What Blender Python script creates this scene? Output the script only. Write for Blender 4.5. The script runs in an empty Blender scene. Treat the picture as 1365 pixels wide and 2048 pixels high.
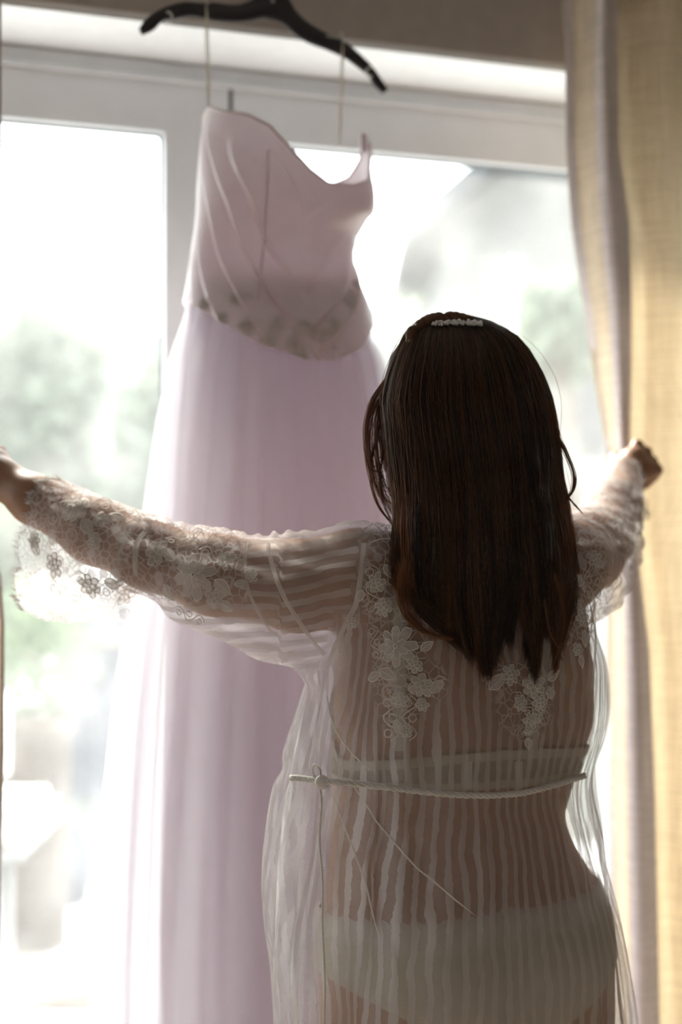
import bpy, math, random
import numpy as np
from mathutils import Vector, Matrix, noise as mnoise
from mathutils.bvhtree import BVHTree
random.seed(7); rng = np.random.default_rng(7)
sc = bpy.context.scene
COL = sc.collection
# ------------------------------------------------------------------ camera, light, exposure
FPX = 2844.0; YAW = math.radians(20.0); CZ = 1.40
CA, SA = math.cos(YAW), math.sin(YAW)
cam_d = bpy.data.cameras.new('camera'); cam = bpy.data.objects.new('camera', cam_d); COL.objects.link(cam)
cam.location = (0, 0, CZ); cam.rotation_euler = (math.radians(90), 0, -YAW)
cam_d.sensor_fit = 'HORIZONTAL'; cam_d.sensor_width = 24.0; cam_d.lens = FPX / 1365 * 24.0
cam_d.clip_start = 0.05; cam_d.clip_end = 500
cam_d.dof.use_dof = True; cam_d.dof.focus_distance = 1.70; cam_d.dof.aperture_fstop = 1.9
sc.camera = cam
w = bpy.data.worlds.new('overcast_sky'); sc.world = w; w.use_nodes = True
bg = w.node_tree.nodes['Background']; bg.inputs[0].default_value = (0.93, 0.97, 1.0, 1); bg.inputs[1].default_value = 7.0
sun_d = bpy.data.lights.new('sun', 'SUN'); sun = bpy.data.objects.new('sun', sun_d); COL.objects.link(sun)
sun_d.energy = 15.0; sun_d.angle = math.radians(11); sun_d.color = (1.0, 0.93, 0.82)
sdir = Vector((-0.12, 1.0, 0.80)).normalized()          # direction towards the sun: beyond the window, upper left
sun.rotation_euler = sdir.to_track_quat('Z', 'Y').to_euler(); sun.location = (-3, 8, 6)
ar_d = bpy.data.lights.new('rear_fill_light', 'AREA'); ar = bpy.data.objects.new('rear_fill_light', ar_d); COL.objects.link(ar)  # fill lamp added behind the camera to brighten the room side
ar_d.shape = 'RECTANGLE'; ar_d.size = 2.4; ar_d.size_y = 1.5; ar_d.energy = 4.5; ar_d.color = (1.0, 0.94, 0.90)
ar.location = (-0.3, -1.99, 1.55); ar.rotation_euler = (math.radians(90), 0, math.radians(180))
ar.rotation_euler = Vector((0, -1, 0)).to_track_quat('Z', 'Y').to_euler()
sc.view_settings.view_transform = 'Standard'; sc.view_settings.look = 'None'
sc.view_settings.gamma = 1.0; sc.view_settings.exposure = 0.0; sc.view_settings.use_curve_mapping = False
sc.cycles.transparent_max_bounces = 32; sc.cycles.max_bounces = 10; sc.cycles.diffuse_bounces = 5
sc.cycles.sample_clamp_indirect = 8.0

# ------------------------------------------------------------------ helpers
def A3(*v): return np.array(v, float)
FW = A3(SA, CA, 0); RT = A3(CA, -SA, 0); UP = A3(0, 0, 1)
def P(px, py, D):
    return A3(0, 0, CZ) + FW * D + RT * ((px - 682.5) / FPX * D) + UP * ((1024 - py) / FPX * D)
def DY(px, y): return y / (CA - SA * (px - 682.5) / FPX)
def PY(px, py, y): return P(px, py, DY(px, y))          # the point of that line of sight on the plane world y
def proj(V):
    V = np.asarray(V, float) - A3(0, 0, CZ)
    D = V @ FW; return (V @ RT) / D * FPX + 682.5, 1024 - V[..., 2] / D * FPX, D
def ss(a, b, x):
    t = np.clip((x - a) / (b - a), 0, 1); return t * t * (3 - 2 * t)

def tag(o, label=None, cat=None, group=None, kind=None):
    if label: o['label'] = label
    if cat: o['category'] = cat
    if group: o['group'] = group
    if kind: o['kind'] = kind
    return o
OFF = {}
def root(name, loc, label=None, cat=None, group=None, kind=None, parent=None):
    o = bpy.data.objects.new(name, None); COL.objects.link(o); o.empty_display_size = 0.1
    base = OFF[parent.name] if parent else A3(0, 0, 0)
    loc = np.asarray(loc, float); o.location = loc - base
    if parent: o.parent = parent
    OFF[o.name] = loc
    return tag(o, label, cat, group, kind)
def mesh_obj(name, V, F, mats, parent=None, smooth=True, attrs=None, uv=None, origin=None, matidx=None):
    """V world coordinates; the object sits at its parent's origin (or at origin)"""
    V = np.asarray(V, float)
    base = OFF[parent.name] if parent else A3(0, 0, 0)
    if origin is None: origin = base
    origin = np.asarray(origin, float)
    me = bpy.data.meshes.new(name)
    F = F.tolist() if isinstance(F, np.ndarray) else F
    me.from_pydata((V - origin).tolist(), [], F); me.update()
    for m in (mats if isinstance(mats, (list, tuple)) else [mats]): me.materials.append(m)
    if smooth: me.polygons.foreach_set('use_smooth', [True] * len(me.polygons))
    if matidx is not None: me.polygons.foreach_set('material_index', list(map(int, matidx)))
    for k, a in (attrs or {}).items():
        at = me.attributes.new(k, 'FLOAT', 'POINT'); at.data.foreach_set('value', np.asarray(a, np.float32))
    if uv is not None:
        l = me.uv_layers.new(name='UVMap'); li = np.zeros(len(me.loops), int); me.loops.foreach_get('vertex_index', li)
        l.data.foreach_set('uv', np.asarray(uv, float)[li].ravel())
    o = bpy.data.objects.new(name, me); COL.objects.link(o); o.location = origin - base
    if parent: o.parent = parent
    OFF[o.name] = origin
    return o
class MB:
    def __init__(s): s.V = []; s.F = []; s.M = []; s.m = 0
    def add(s, V, F):
        n = len(s.V); s.V.extend([tuple(map(float, v)) for v in V]); s.F.extend([tuple(int(i) + n for i in f) for f in F]); s.M.extend([s.m] * len(F)); return s
    def box(s, lo, hi, bev=0.0):
        x0, y0, z0 = lo; x1, y1, z1 = hi
        if bev <= 0:
            V = [(x, y, z) for x in (x0, x1) for y in (y0, y1) for z in (z0, z1)]
            return s.add(V, [(0, 1, 3, 2), (4, 6, 7, 5), (0, 4, 5, 1), (2, 3, 7, 6), (0, 2, 6, 4), (1, 5, 7, 3)])
        import bmesh
        bm = bmesh.new(); bmesh.ops.create_cube(bm, size=1)
        for v in bm.verts: v.co = Vector(((x0 + x1) / 2 + v.co.x * (x1 - x0), (y0 + y1) / 2 + v.co.y * (y1 - y0), (z0 + z1) / 2 + v.co.z * (z1 - z0)))
        bmesh.ops.bevel(bm, geom=bm.edges[:], offset=bev, segments=2, affect='EDGES', profile=0.6)
        bm.verts.index_update(); s.add([v.co for v in bm.verts], [[v.index for v in f.verts] for f in bm.faces]); bm.free(); return s
    def tube(s, pts, r, n=8, caps=True):
        V, F = tube_vf(pts, r, n, caps); return s.add(V, F)
    def ball(s, c, r, n=8):
        r = (r, r, r) if np.isscalar(r) else r
        V = []; F = []
        for i in range(n + 1):
            th = math.pi * i / n
            for j in range(n * 2):
                ph = math.pi * j / n
                V.append((c[0] + r[0] * math.sin(th) * math.cos(ph), c[1] + r[1] * math.sin(th) * math.sin(ph), c[2] + r[2] * math.cos(th)))
        m = n * 2
        for i in range(n):
            for j in range(m): F.append((i * m + j, (i + 1) * m + j, (i + 1) * m + (j + 1) % m, i * m + (j + 1) % m))
        return s.add(V, F)
    def build(s, name, mats, parent=None, smooth=True, **k):
        return mesh_obj(name, np.array(s.V), s.F, mats, parent, smooth, matidx=s.M, **k)
def tube_vf(pts, r, n=8, caps=True):
    pts = np.asarray(pts, float); K = len(pts); r = np.full(K, r) if np.isscalar(r) else np.asarray(r, float)
    T = np.gradient(pts, axis=0); T /= np.linalg.norm(T, axis=1)[:, None] + 1e-12
    u = np.cross(T[0], A3(0.13, 0.2, 0.97)); 
    if np.linalg.norm(u) < 1e-3: u = np.cross(T[0], A3(1, 0, 0))
    V = []; 
    for i in range(K):
        u = u - T[i] * (u @ T[i]); u /= np.linalg.norm(u) + 1e-12; v = np.cross(T[i], u)
        for j in range(n):
            a = 2 * math.pi * j / n; V.append(pts[i] + (u * math.cos(a) + v * math.sin(a)) * r[i])
    F = [(i * n + j, i * n + (j + 1) % n, (i + 1) * n + (j + 1) % n, (i + 1) * n + j) for i in range(K - 1) for j in range(n)]
    if caps: F += [tuple(range(n))[::-1], tuple((K - 1) * n + j for j in range(n))]
    return V, F
def spline(pts, n):
    """Catmull-Rom through pts"""
    p = np.asarray(pts, float); K = len(p)
    q = np.vstack([2 * p[0] - p[1], p, 2 * p[-1] - p[-2]]); t = np.linspace(0, K - 1, n); i = np.minimum(t.astype(int), K - 2); f = (t - i)[:, None]
    a, b, c, d = q[i], q[i + 1], q[i + 2], q[i + 3]
    return 0.5 * (2 * b + (c - a) * f + (2 * a - 5 * b + 4 * c - d) * f ** 2 + (3 * b - a - 3 * c + d) * f ** 3)
def grid_faces(nu, nv, wrap=False):
    """vertices row major: nv rows of nu"""
    F = []
    for i in range(nv - 1):
        for j in range(nu if wrap else nu - 1):
            k = (j + 1) % nu; F.append((i * nu + j, i * nu + k, (i + 1) * nu + k, (i + 1) * nu + j))
    return F
def vnoise(x, seed=0):
    x = np.asarray(x, float); i = np.floor(x).astype(int); f = x - i; f = f * f * (3 - 2 * f)
    h = lambda k: np.modf(np.abs(np.sin((k + seed * 17.13) * 127.1) * 43758.5453))[0]
    return (h(i) * (1 - f) + h(i + 1) * f) * 2 - 1

# ------------------------------------------------------------------ materials
def newmat(name):
    m = bpy.data.materials.new(name); m.use_nodes = True; nt = m.node_tree; nt.nodes.clear(); return m, nt
class N:
    def __init__(s, nt): s.nt = nt
    def __call__(s, typ, **k):
        n = s.nt.nodes.new(typ)
        for a, b in k.items():
            if a.startswith('i_'):
                key = a[2:]; key = int(key) if key.isdigit() else key.replace('_', ' ')
                s.set(n.inputs[key], b)
            else: setattr(n, a, b)
        return n
    def set(s, inp, b):
        if hasattr(b, 'is_output'): s.nt.links.new(b, inp)
        else: inp.default_value = b
    def math(s, op, a, b=0.0, c=0.0, clamp=False):
        n = s.nt.nodes.new('ShaderNodeMath'); n.operation = op; n.use_clamp = clamp
        for i, x in enumerate((a, b, c)): s.set(n.inputs[i], x)
        return n.outputs[0]
    def mix(s, f, a, b):
        n = s.nt.nodes.new('ShaderNodeMix'); n.data_type = 'RGBA'; s.set(n.inputs[0], f); s.set(n.inputs[6], a); s.set(n.inputs[7], b); return n.outputs[2]
    def mixf(s, f, a, b):
        n = s.nt.nodes.new('ShaderNodeMix'); n.data_type = 'FLOAT'; s.set(n.inputs[0], f); s.set(n.inputs[2], a); s.set(n.inputs[3], b); return n.outputs[0]
    def ramp(s, x, a, b, c=0.0, d=1.0):
        n = s.nt.nodes.new('ShaderNodeMapRange'); n.interpolation_type = 'SMOOTHSTEP'
        for i, v in enumerate((x, a, b, c, d)): s.set(n.inputs[i], v)
        return n.outputs[0]
def c4(c): return (c[0], c[1], c[2], 1)
def prin(name, col, rough=0.6, metal=0.0, nscale=0, namt=0.15, bump=0.0, sss=0.0, spec=0.5, sheen=0.0, col2=None, stretch=(1, 1, 1)):
    m, nt = newmat(name); n = N(nt)
    out = n('ShaderNodeOutputMaterial'); b = n('ShaderNodeBsdfPrincipled')
    b.inputs['Roughness'].default_value = rough; b.inputs['Metallic'].default_value = metal
    b.inputs['Specular IOR Level'].default_value = spec; b.inputs['Base Color'].default_value = c4(col)
    if sheen: b.inputs['Sheen Weight'].default_value = sheen
    if sss:
        b.inputs['Subsurface Weight'].default_value = sss; b.inputs['Subsurface Radius'].default_value = (0.02, 0.008, 0.004); b.inputs['Subsurface Scale'].default_value = 0.6
    if nscale:
        tc = n('ShaderNodeTexCoord'); mp = n('ShaderNodeMapping', i_Vector=tc.outputs['Object']); mp.inputs['Scale'].default_value = stretch
        t = n('ShaderNodeTexNoise', i_Vector=mp.outputs[0], i_Scale=float(nscale), i_Detail=4.0)
        c2 = col2 or tuple(x * (1 - namt * 2) for x in col)
        f = n.ramp(t.outputs[0], 0.35, 0.65)
        n.set(b.inputs['Base Color'], n.mix(f, c4(c2), c4(col)))
        if bump:
            bp = n('ShaderNodeBump', i_Strength=bump, i_Distance=0.004, i_Height=t.outputs[0]); n.set(b.inputs['Normal'], bp.outputs[0])
    nt.links.new(b.outputs[0], out.inputs[0]); return m
def cloth_shader(n, col, trans, alpha, gloss=0.0, normal=None, tcol=None):
    d = n('ShaderNodeBsdfDiffuse'); t = n('ShaderNodeBsdfTranslucent'); n.set(d.inputs[0], col); n.set(t.inputs[0], tcol if tcol is not None else col)
    if normal is not None: n.set(d.inputs['Normal'], normal); n.set(t.inputs['Normal'], normal)
    mx = n('ShaderNodeMixShader'); n.set(mx.inputs[0], trans); n.set(mx.inputs[1], d.outputs[0]); n.set(mx.inputs[2], t.outputs[0]); o = mx.outputs[0]
    if gloss:
        g = n('ShaderNodeBsdfGlossy'); n.set(g.inputs[0], (1, 1, 1, 1)); n.set(g.inputs['Roughness'], 0.45)
        if normal is not None: n.set(g.inputs['Normal'], normal)
        m2 = n('ShaderNodeMixShader'); n.set(m2.inputs[0], gloss); n.set(m2.inputs[1], o); n.set(m2.inputs[2], g.outputs[0]); o = m2.outputs[0]
    if not (isinstance(alpha, float) and alpha >= 1):
        tr = n('ShaderNodeBsdfTransparent'); m3 = n('ShaderNodeMixShader'); n.set(m3.inputs[0], alpha); n.set(m3.inputs[1], tr.outputs[0]); n.set(m3.inputs[2], o); o = m3.outputs[0]
    return o
def cloth(name, col, trans=0.4, alpha=1.0, gloss=0.0, tcol=None, nscale=0, bump=0.3, stretch=(1, 1, 1)):
    m, nt = newmat(name); n = N(nt); out = n('ShaderNodeOutputMaterial'); nrm = None; c = c4(col)
    if nscale:
        tc = n('ShaderNodeTexCoord'); mp = n('ShaderNodeMapping', i_Vector=tc.outputs['Object']); mp.inputs['Scale'].default_value = stretch
        t = n('ShaderNodeTexNoise', i_Vector=mp.outputs[0], i_Scale=float(nscale), i_Detail=3.0)
        nrm = n('ShaderNodeBump', i_Strength=bump, i_Distance=0.003, i_Height=t.outputs[0]).outputs[0]
        c = n.mix(t.outputs[0], c4([x * 0.86 for x in col]), c4(col))
    nt.links.new(cloth_shader(n, c, trans, alpha, gloss, nrm, c4(tcol) if tcol else None), out.inputs[0]); return m

M = {}
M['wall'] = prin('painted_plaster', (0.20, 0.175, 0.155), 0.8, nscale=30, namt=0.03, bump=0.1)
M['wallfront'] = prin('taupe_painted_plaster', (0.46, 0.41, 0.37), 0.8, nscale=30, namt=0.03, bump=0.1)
M['reveal'] = prin('white_reveal_paint', (0.86, 0.87, 0.88), 0.6, nscale=25, namt=0.02)
M['ceiling'] = prin('ceiling_paint', (0.50, 0.48, 0.46), 0.9, nscale=20, namt=0.02)
M['floor'] = prin('oak_floor', (0.47, 0.40, 0.33), 0.45, nscale=8, namt=0.2, stretch=(1, 12, 1))
M['frame'] = prin('white_window_lacquer', (0.74, 0.75, 0.78), 0.4, nscale=12, namt=0.02)
M['gasket'] = prin('dark_rubber', (0.035, 0.035, 0.04), 0.6, nscale=40, namt=0.1)
M['hanger'] = prin('black_plastic', (0.018, 0.015, 0.018), 0.42, nscale=60, namt=0.1)
M['metal'] = prin('brushed_metal', (0.55, 0.54, 0.52), 0.3, 1.0, nscale=80, namt=0.1)
M['rod'] = prin('dark_bronze', (0.05, 0.035, 0.04), 0.4, 0.6, nscale=50, namt=0.1)
M['skin'] = prin('skin', (0.40, 0.225, 0.15), 0.5, nscale=22, namt=0.06, sss=0.25, bump=0.08, spec=0.35, col2=(0.35, 0.185, 0.12))
M['lip'] = prin('lip', (0.45, 0.14, 0.12), 0.4, nscale=60, namt=0.05)
M['eye'] = prin('eye_white', (0.8, 0.78, 0.75), 0.2, nscale=20, namt=0.02)
M['iris'] = prin('iris_brown', (0.07, 0.035, 0.02), 0.2, nscale=90, namt=0.2)
M['bra'] = cloth('ivory_satin', (0.64, 0.585, 0.49), 0.15, nscale=60)
M['brasheer'] = cloth('sheer_ivory_mesh', (0.58, 0.53, 0.44), 0.15, 0.62, nscale=60)
M['lacefill'] = cloth('lace_fill', (0.86, 0.83, 0.81), 0.35, 0.62)
M['lacecord'] = cloth('lace_cord', (0.92, 0.89, 0.87), 0.30, 0.95)
M['cord'] = cloth('white_cord', (0.90, 0.87, 0.85), 0.25, nscale=300)
M['ribbon'] = cloth('hanging_ribbon', (0.86, 0.80, 0.70), 0.3, nscale=100)
M['pearl'] = prin('pearl', (0.86, 0.85, 0.84), 0.18, nscale=40, namt=0.02)
# glass: clear with an uneven white veil mixed in to imitate hazy glare
m, nt = newmat('window_glass'); n = N(nt); out = n('ShaderNodeOutputMaterial'); tr = n('ShaderNodeBsdfTransparent', i_0=(0.97, 0.99, 0.98, 1))
gl = n('ShaderNodeBsdfGlossy', i_Roughness=0.02); veil = n('ShaderNodeBsdfTranslucent', i_0=(1, 1, 1, 1))
tc = n('ShaderNodeTexCoord'); nz = n('ShaderNodeTexNoise', i_Vector=tc.outputs['Object'], i_Scale=5.0, i_Detail=6.0)
m1 = n('ShaderNodeMixShader', i_0=0.035); nt.links.new(tr.outputs[0], m1.inputs[1]); nt.links.new(gl.outputs[0], m1.inputs[2])
m2 = n('ShaderNodeMixShader'); n.set(m2.inputs[0], n.ramp(nz.outputs[0], 0.35, 0.75, 0.028, 0.065)); nt.links.new(m1.outputs[0], m2.inputs[1]); nt.links.new(veil.outputs[0], m2.inputs[2])
nt.links.new(m2.outputs[0], out.inputs[0]); M['glass'] = m
# linen curtain
def linen(name, col, tcol, trans):
    m, nt = newmat(name); n = N(nt); out = n('ShaderNodeOutputMaterial'); uv = n('ShaderNodeUVMap')
    def th(sx, sy, sc_):
        mp = n('ShaderNodeMapping', i_Vector=uv.outputs[0]); mp.inputs['Scale'].default_value = (sx, sy, 1)
        return n('ShaderNodeTexNoise', i_Vector=mp.outputs[0], i_Scale=sc_, i_Detail=3.0).outputs[0]
    a = th(260, 9, 1.0); b = th(9, 260, 1.0); c = th(60, 60, 1.0)
    s = n.math('ADD', a, b); f = n.ramp(s, 0.75, 1.25)
    f2 = n.mixf(0.3, f, c)
    k = n.mix(f2, c4([x * 0.72 for x in col]), c4([min(1, x * 1.12) for x in col])); kt = n.mix(f2, c4([x * 0.78 for x in tcol]), c4([min(1, x * 1.1) for x in tcol]))
    bp = n('ShaderNodeBump', i_Strength=0.35, i_Distance=0.002, i_Height=s).outputs[0]
    nt.links.new(cloth_shader(n, k, trans, 1.0, 0.0, bp, kt), out.inputs[0]); return m
M['linen'] = linen('beige_linen', (0.56, 0.47, 0.37), (0.66, 0.51, 0.325), 0.25)
M['lining'] = linen('pale_lining', (0.66, 0.585, 0.56), (0.70, 0.58, 0.52), 0.06)
# wedding dress fabrics
M['satin'] = cloth('blush_satin', (0.86, 0.78, 0.765), 0.33, gloss=0.12, tcol=(0.80, 0.66, 0.72), nscale=45, bump=0.35)
M['underskirt'] = cloth('mauve_underskirt', (0.78, 0.70, 0.735), 0.42, tcol=(0.80, 0.70, 0.77), nscale=14, bump=0.1, stretch=(1, 1, 0.08))
M['tulle2'] = cloth('lilac_tulle', (0.74, 0.71, 0.76), 0.26, 0.58, tcol=(0.90, 0.86, 0.93), nscale=18, bump=0.1, stretch=(1, 1, 0.06))
M['tulle'] = cloth('white_tulle', (0.90, 0.88, 0.92), 0.55, 0.42, tcol=(0.93, 0.93, 0.97), nscale=18, bump=0.1, stretch=(1, 1, 0.06))
# robe fabric: net with woven stripes, lace where lm = 1
def robe_mat(name, cuff=False):
    m, nt = newmat(name); n = N(nt); out = n('ShaderNodeOutputMaterial'); tc = n('ShaderNodeTexCoord')
    at = lambda k: n('ShaderNodeAttribute', attribute_name=k).outputs['Fac']
    nz = n('ShaderNodeTexNoise', i_Vector=tc.outputs['Object'], i_Scale=16.0, i_Detail=3.0).outputs[0]
    nz2 = n('ShaderNodeTexNoise', i_Vector=tc.outputs['Object'], i_Scale=170.0, i_Detail=1.0).outputs[0]
    su = n.math('ADD', at('su'), n.math('ADD', n.math('MULTIPLY', nz, 1.1), n.math('MULTIPLY', nz2, 0.16)))
    tri = n.math('ABSOLUTE', n.math('SUBTRACT', n.math('FRACT', su), 0.5))
    stripe = n.ramp(tri, 0.20, 0.25)
    stripe = n.math('SUBTRACT', 1.0, stripe)
    # fine hexagon net
    sx = n('ShaderNodeSeparateXYZ', i_0=tc.outputs['Object'])
    u = n.math('MULTIPLY', at('sn'), 1900.0); v = n.math('MULTIPLY', sx.outputs[2], 1900.0)
    p1 = n.math('SINE', n.math('ADD', u, v)); p2 = n.math('SINE', n.math('SUBTRACT', u, v))
    net = n.ramp(n.math('ABSOLUTE', n.math('MULTIPLY', p1, p2)), 0.05, 0.5, 1.0, 0.0)
    vo = n('ShaderNodeTexVoronoi', feature='DISTANCE_TO_EDGE', i_Vector=tc.outputs['Object'], i_Scale=95.0)
    vo2 = n('ShaderNodeTexVoronoi', feature='F1', i_Vector=tc.outputs['Object'], i_Scale=34.0)
    line = n.ramp(vo.outputs['Distance'], 0.03, 0.10, 1.0, 0.0)
    pet = n.ramp(n.math('SINE', n.math('MULTIPLY', vo2.outputs['Distance'], 26.0)), 0.0, 0.4)
    pet = n.math('MULTIPLY', pet, n.ramp(vo2.outputs['Distance'], 0.42, 0.50, 1.0, 0.0))
    lace = n.math('MAXIMUM', line, pet)
    a_net = n.mixf(net, 0.20, 0.50); a_s = n.mixf(stripe, a_net, 0.66); a_l = n.mixf(lace, a_net, 0.80)
    lm = at('lm'); a = n.mixf(lm, a_s, a_l)
    bp = n('ShaderNodeBump', i_Strength=0.5, i_Distance=0.0015, i_Height=a).outputs[0]
    c = (0.88, 0.86, 0.85, 1) if cuff else (0.62, 0.585, 0.58, 1)  # cuff is a paler copy of the robe cloth, its backlight put into the colour
    nt.links.new(cloth_shader(n, c, 0.62 if cuff else 0.45, a, 0.0, bp, (0.92, 0.90, 0.93, 1)), out.inputs[0]); return m
M['robe'] = robe_mat('striped_net_and_lace'); M['cuff'] = robe_mat('cuff_lace', True)
# hair
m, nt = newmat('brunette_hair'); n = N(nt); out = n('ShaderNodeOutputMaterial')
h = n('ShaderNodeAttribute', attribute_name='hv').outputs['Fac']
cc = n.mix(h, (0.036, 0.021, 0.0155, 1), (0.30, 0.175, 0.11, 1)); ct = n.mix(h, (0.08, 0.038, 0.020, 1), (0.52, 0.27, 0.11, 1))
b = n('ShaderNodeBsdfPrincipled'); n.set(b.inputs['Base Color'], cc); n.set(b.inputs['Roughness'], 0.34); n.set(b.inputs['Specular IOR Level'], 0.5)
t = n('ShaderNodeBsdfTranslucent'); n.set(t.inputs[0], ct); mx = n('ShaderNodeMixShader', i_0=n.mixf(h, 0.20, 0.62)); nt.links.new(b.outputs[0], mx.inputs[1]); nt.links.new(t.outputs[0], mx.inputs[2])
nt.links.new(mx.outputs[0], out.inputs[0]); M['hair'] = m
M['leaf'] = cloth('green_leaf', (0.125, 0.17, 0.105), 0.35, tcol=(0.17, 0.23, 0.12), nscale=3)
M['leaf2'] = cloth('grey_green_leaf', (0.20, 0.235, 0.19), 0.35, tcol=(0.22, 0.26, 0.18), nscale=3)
M['bark'] = prin('bark', (0.12, 0.09, 0.07), 0.9, nscale=12, namt=0.2, bump=0.5)
M['petal'] = cloth('white_petal', (0.9, 0.88, 0.86), 0.3)
M['terracotta'] = prin('terracotta', (0.085, 0.062, 0.050), 0.8, nscale=10, namt=0.1)
M['peach'] = prin('peach_petal', (0.20, 0.15, 0.11), 0.8, nscale=10, namt=0.1)
M['stone'] = prin('pale_paving', (0.42, 0.42, 0.42), 0.8, nscale=3, namt=0.08)
M['lawn'] = prin('lawn', (0.050, 0.060, 0.053), 0.9, nscale=5, namt=0.15)
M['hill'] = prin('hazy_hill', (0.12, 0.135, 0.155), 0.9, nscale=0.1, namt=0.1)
M['fence'] = prin('blue_grey_paint', (0.075, 0.082, 0.105), 0.7, nscale=6, namt=0.1)
M['render'] = prin('cream_render', (0.145, 0.142, 0.135), 0.8, nscale=4, namt=0.03)
M['fascia'] = prin('grey_fascia', (0.022, 0.024, 0.03), 0.6, nscale=6, namt=0.05)
M['soffit'] = prin('dark_soffit', (0.02, 0.02, 0.02), 0.8, nscale=6, namt=0.1)
M['rooftile'] = prin('grey_roof_tile', (0.03, 0.03, 0.033), 0.7, nscale=10, namt=0.2)
M['whitepaint'] = prin('white_garden_paint', (0.25, 0.25, 0.26), 0.5, nscale=10, namt=0.03)
M['cushion'] = cloth('white_cushion', (0.88, 0.87, 0.85), 0.1, nscale=30)
M['denim'] = cloth('blue_grey_cloth', (0.06, 0.065, 0.09), 0.1, nscale=30)
M['wood'] = prin('honey_wood', (0.17, 0.12, 0.09), 0.5, nscale=6, namt=0.12, stretch=(1, 8, 1))
M['darkpot'] = prin('dark_bronze_pot', (0.10, 0.09, 0.06), 0.6, nscale=10, namt=0.1)
M['bulb'] = prin('opal_glass_globe', (0.92, 0.92, 0.92), 0.15, nscale=10, namt=0.01)
M['pink'] = cloth('pink_label', (0.75, 0.30, 0.34), 0.2, nscale=30)

# ------------------------------------------------------------------ room
YI = 2.30; YF = 2.49; YO = 2.56; ZT = 2.205; XL, XR = -0.95, 2.45; ROOM = (-1.9, 3.3, -2.0)   # inner wall face, frame face, outer face
def struct(name, mb, mat, smooth=False):
    o = mb.build(name, mat, None, smooth); o['kind'] = 'structure'; return o
struct('floor', MB().box((ROOM[0] - .1, ROOM[2] - .1, -0.1), (ROOM[1] + .1, YO, 0)), M['floor'])
struct('ceiling', MB().box((ROOM[0] - .1, ROOM[2] - .1, 2.55), (ROOM[1] + .1, YO, 2.65)), M['ceiling'])
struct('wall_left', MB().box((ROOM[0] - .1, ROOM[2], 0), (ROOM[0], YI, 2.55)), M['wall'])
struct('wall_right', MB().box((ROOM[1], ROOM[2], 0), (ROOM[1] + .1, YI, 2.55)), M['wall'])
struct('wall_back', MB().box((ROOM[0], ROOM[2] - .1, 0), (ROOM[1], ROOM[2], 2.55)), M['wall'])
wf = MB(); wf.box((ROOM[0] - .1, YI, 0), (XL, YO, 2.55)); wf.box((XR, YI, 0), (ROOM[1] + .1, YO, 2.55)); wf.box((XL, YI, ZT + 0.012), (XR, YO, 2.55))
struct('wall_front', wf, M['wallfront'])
rv = MB(); rv.box((XL, YI + .004, ZT), (XR, YO - .01, ZT + .012)); rv.box((XL, YI + .004, 0), (XL + .012, YO - .01, ZT)); rv.box((XR - .012, YI + .004, 0), (XR, YO - .01, ZT))
struct('trim_1', rv, M['reveal'])
rw = root('fill_light_frame', (-0.3, -1.99, 0.8), kind='structure')          # frame added around the fill lamp, solid wall behind it
wb = MB()
for lo, hi in (((-1.6, -1.995, .7), (1.0, -1.96, .78)), ((-1.6, -1.995, 2.32), (1.0, -1.96, 2.4)), ((-1.6, -1.995, .78), (-1.52, -1.96, 2.32)), ((.92, -1.995, .78), (1.0, -1.96, 2.32))): wb.box(lo, hi)
wb.build('frame', M['frame'], rw, False)
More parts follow.
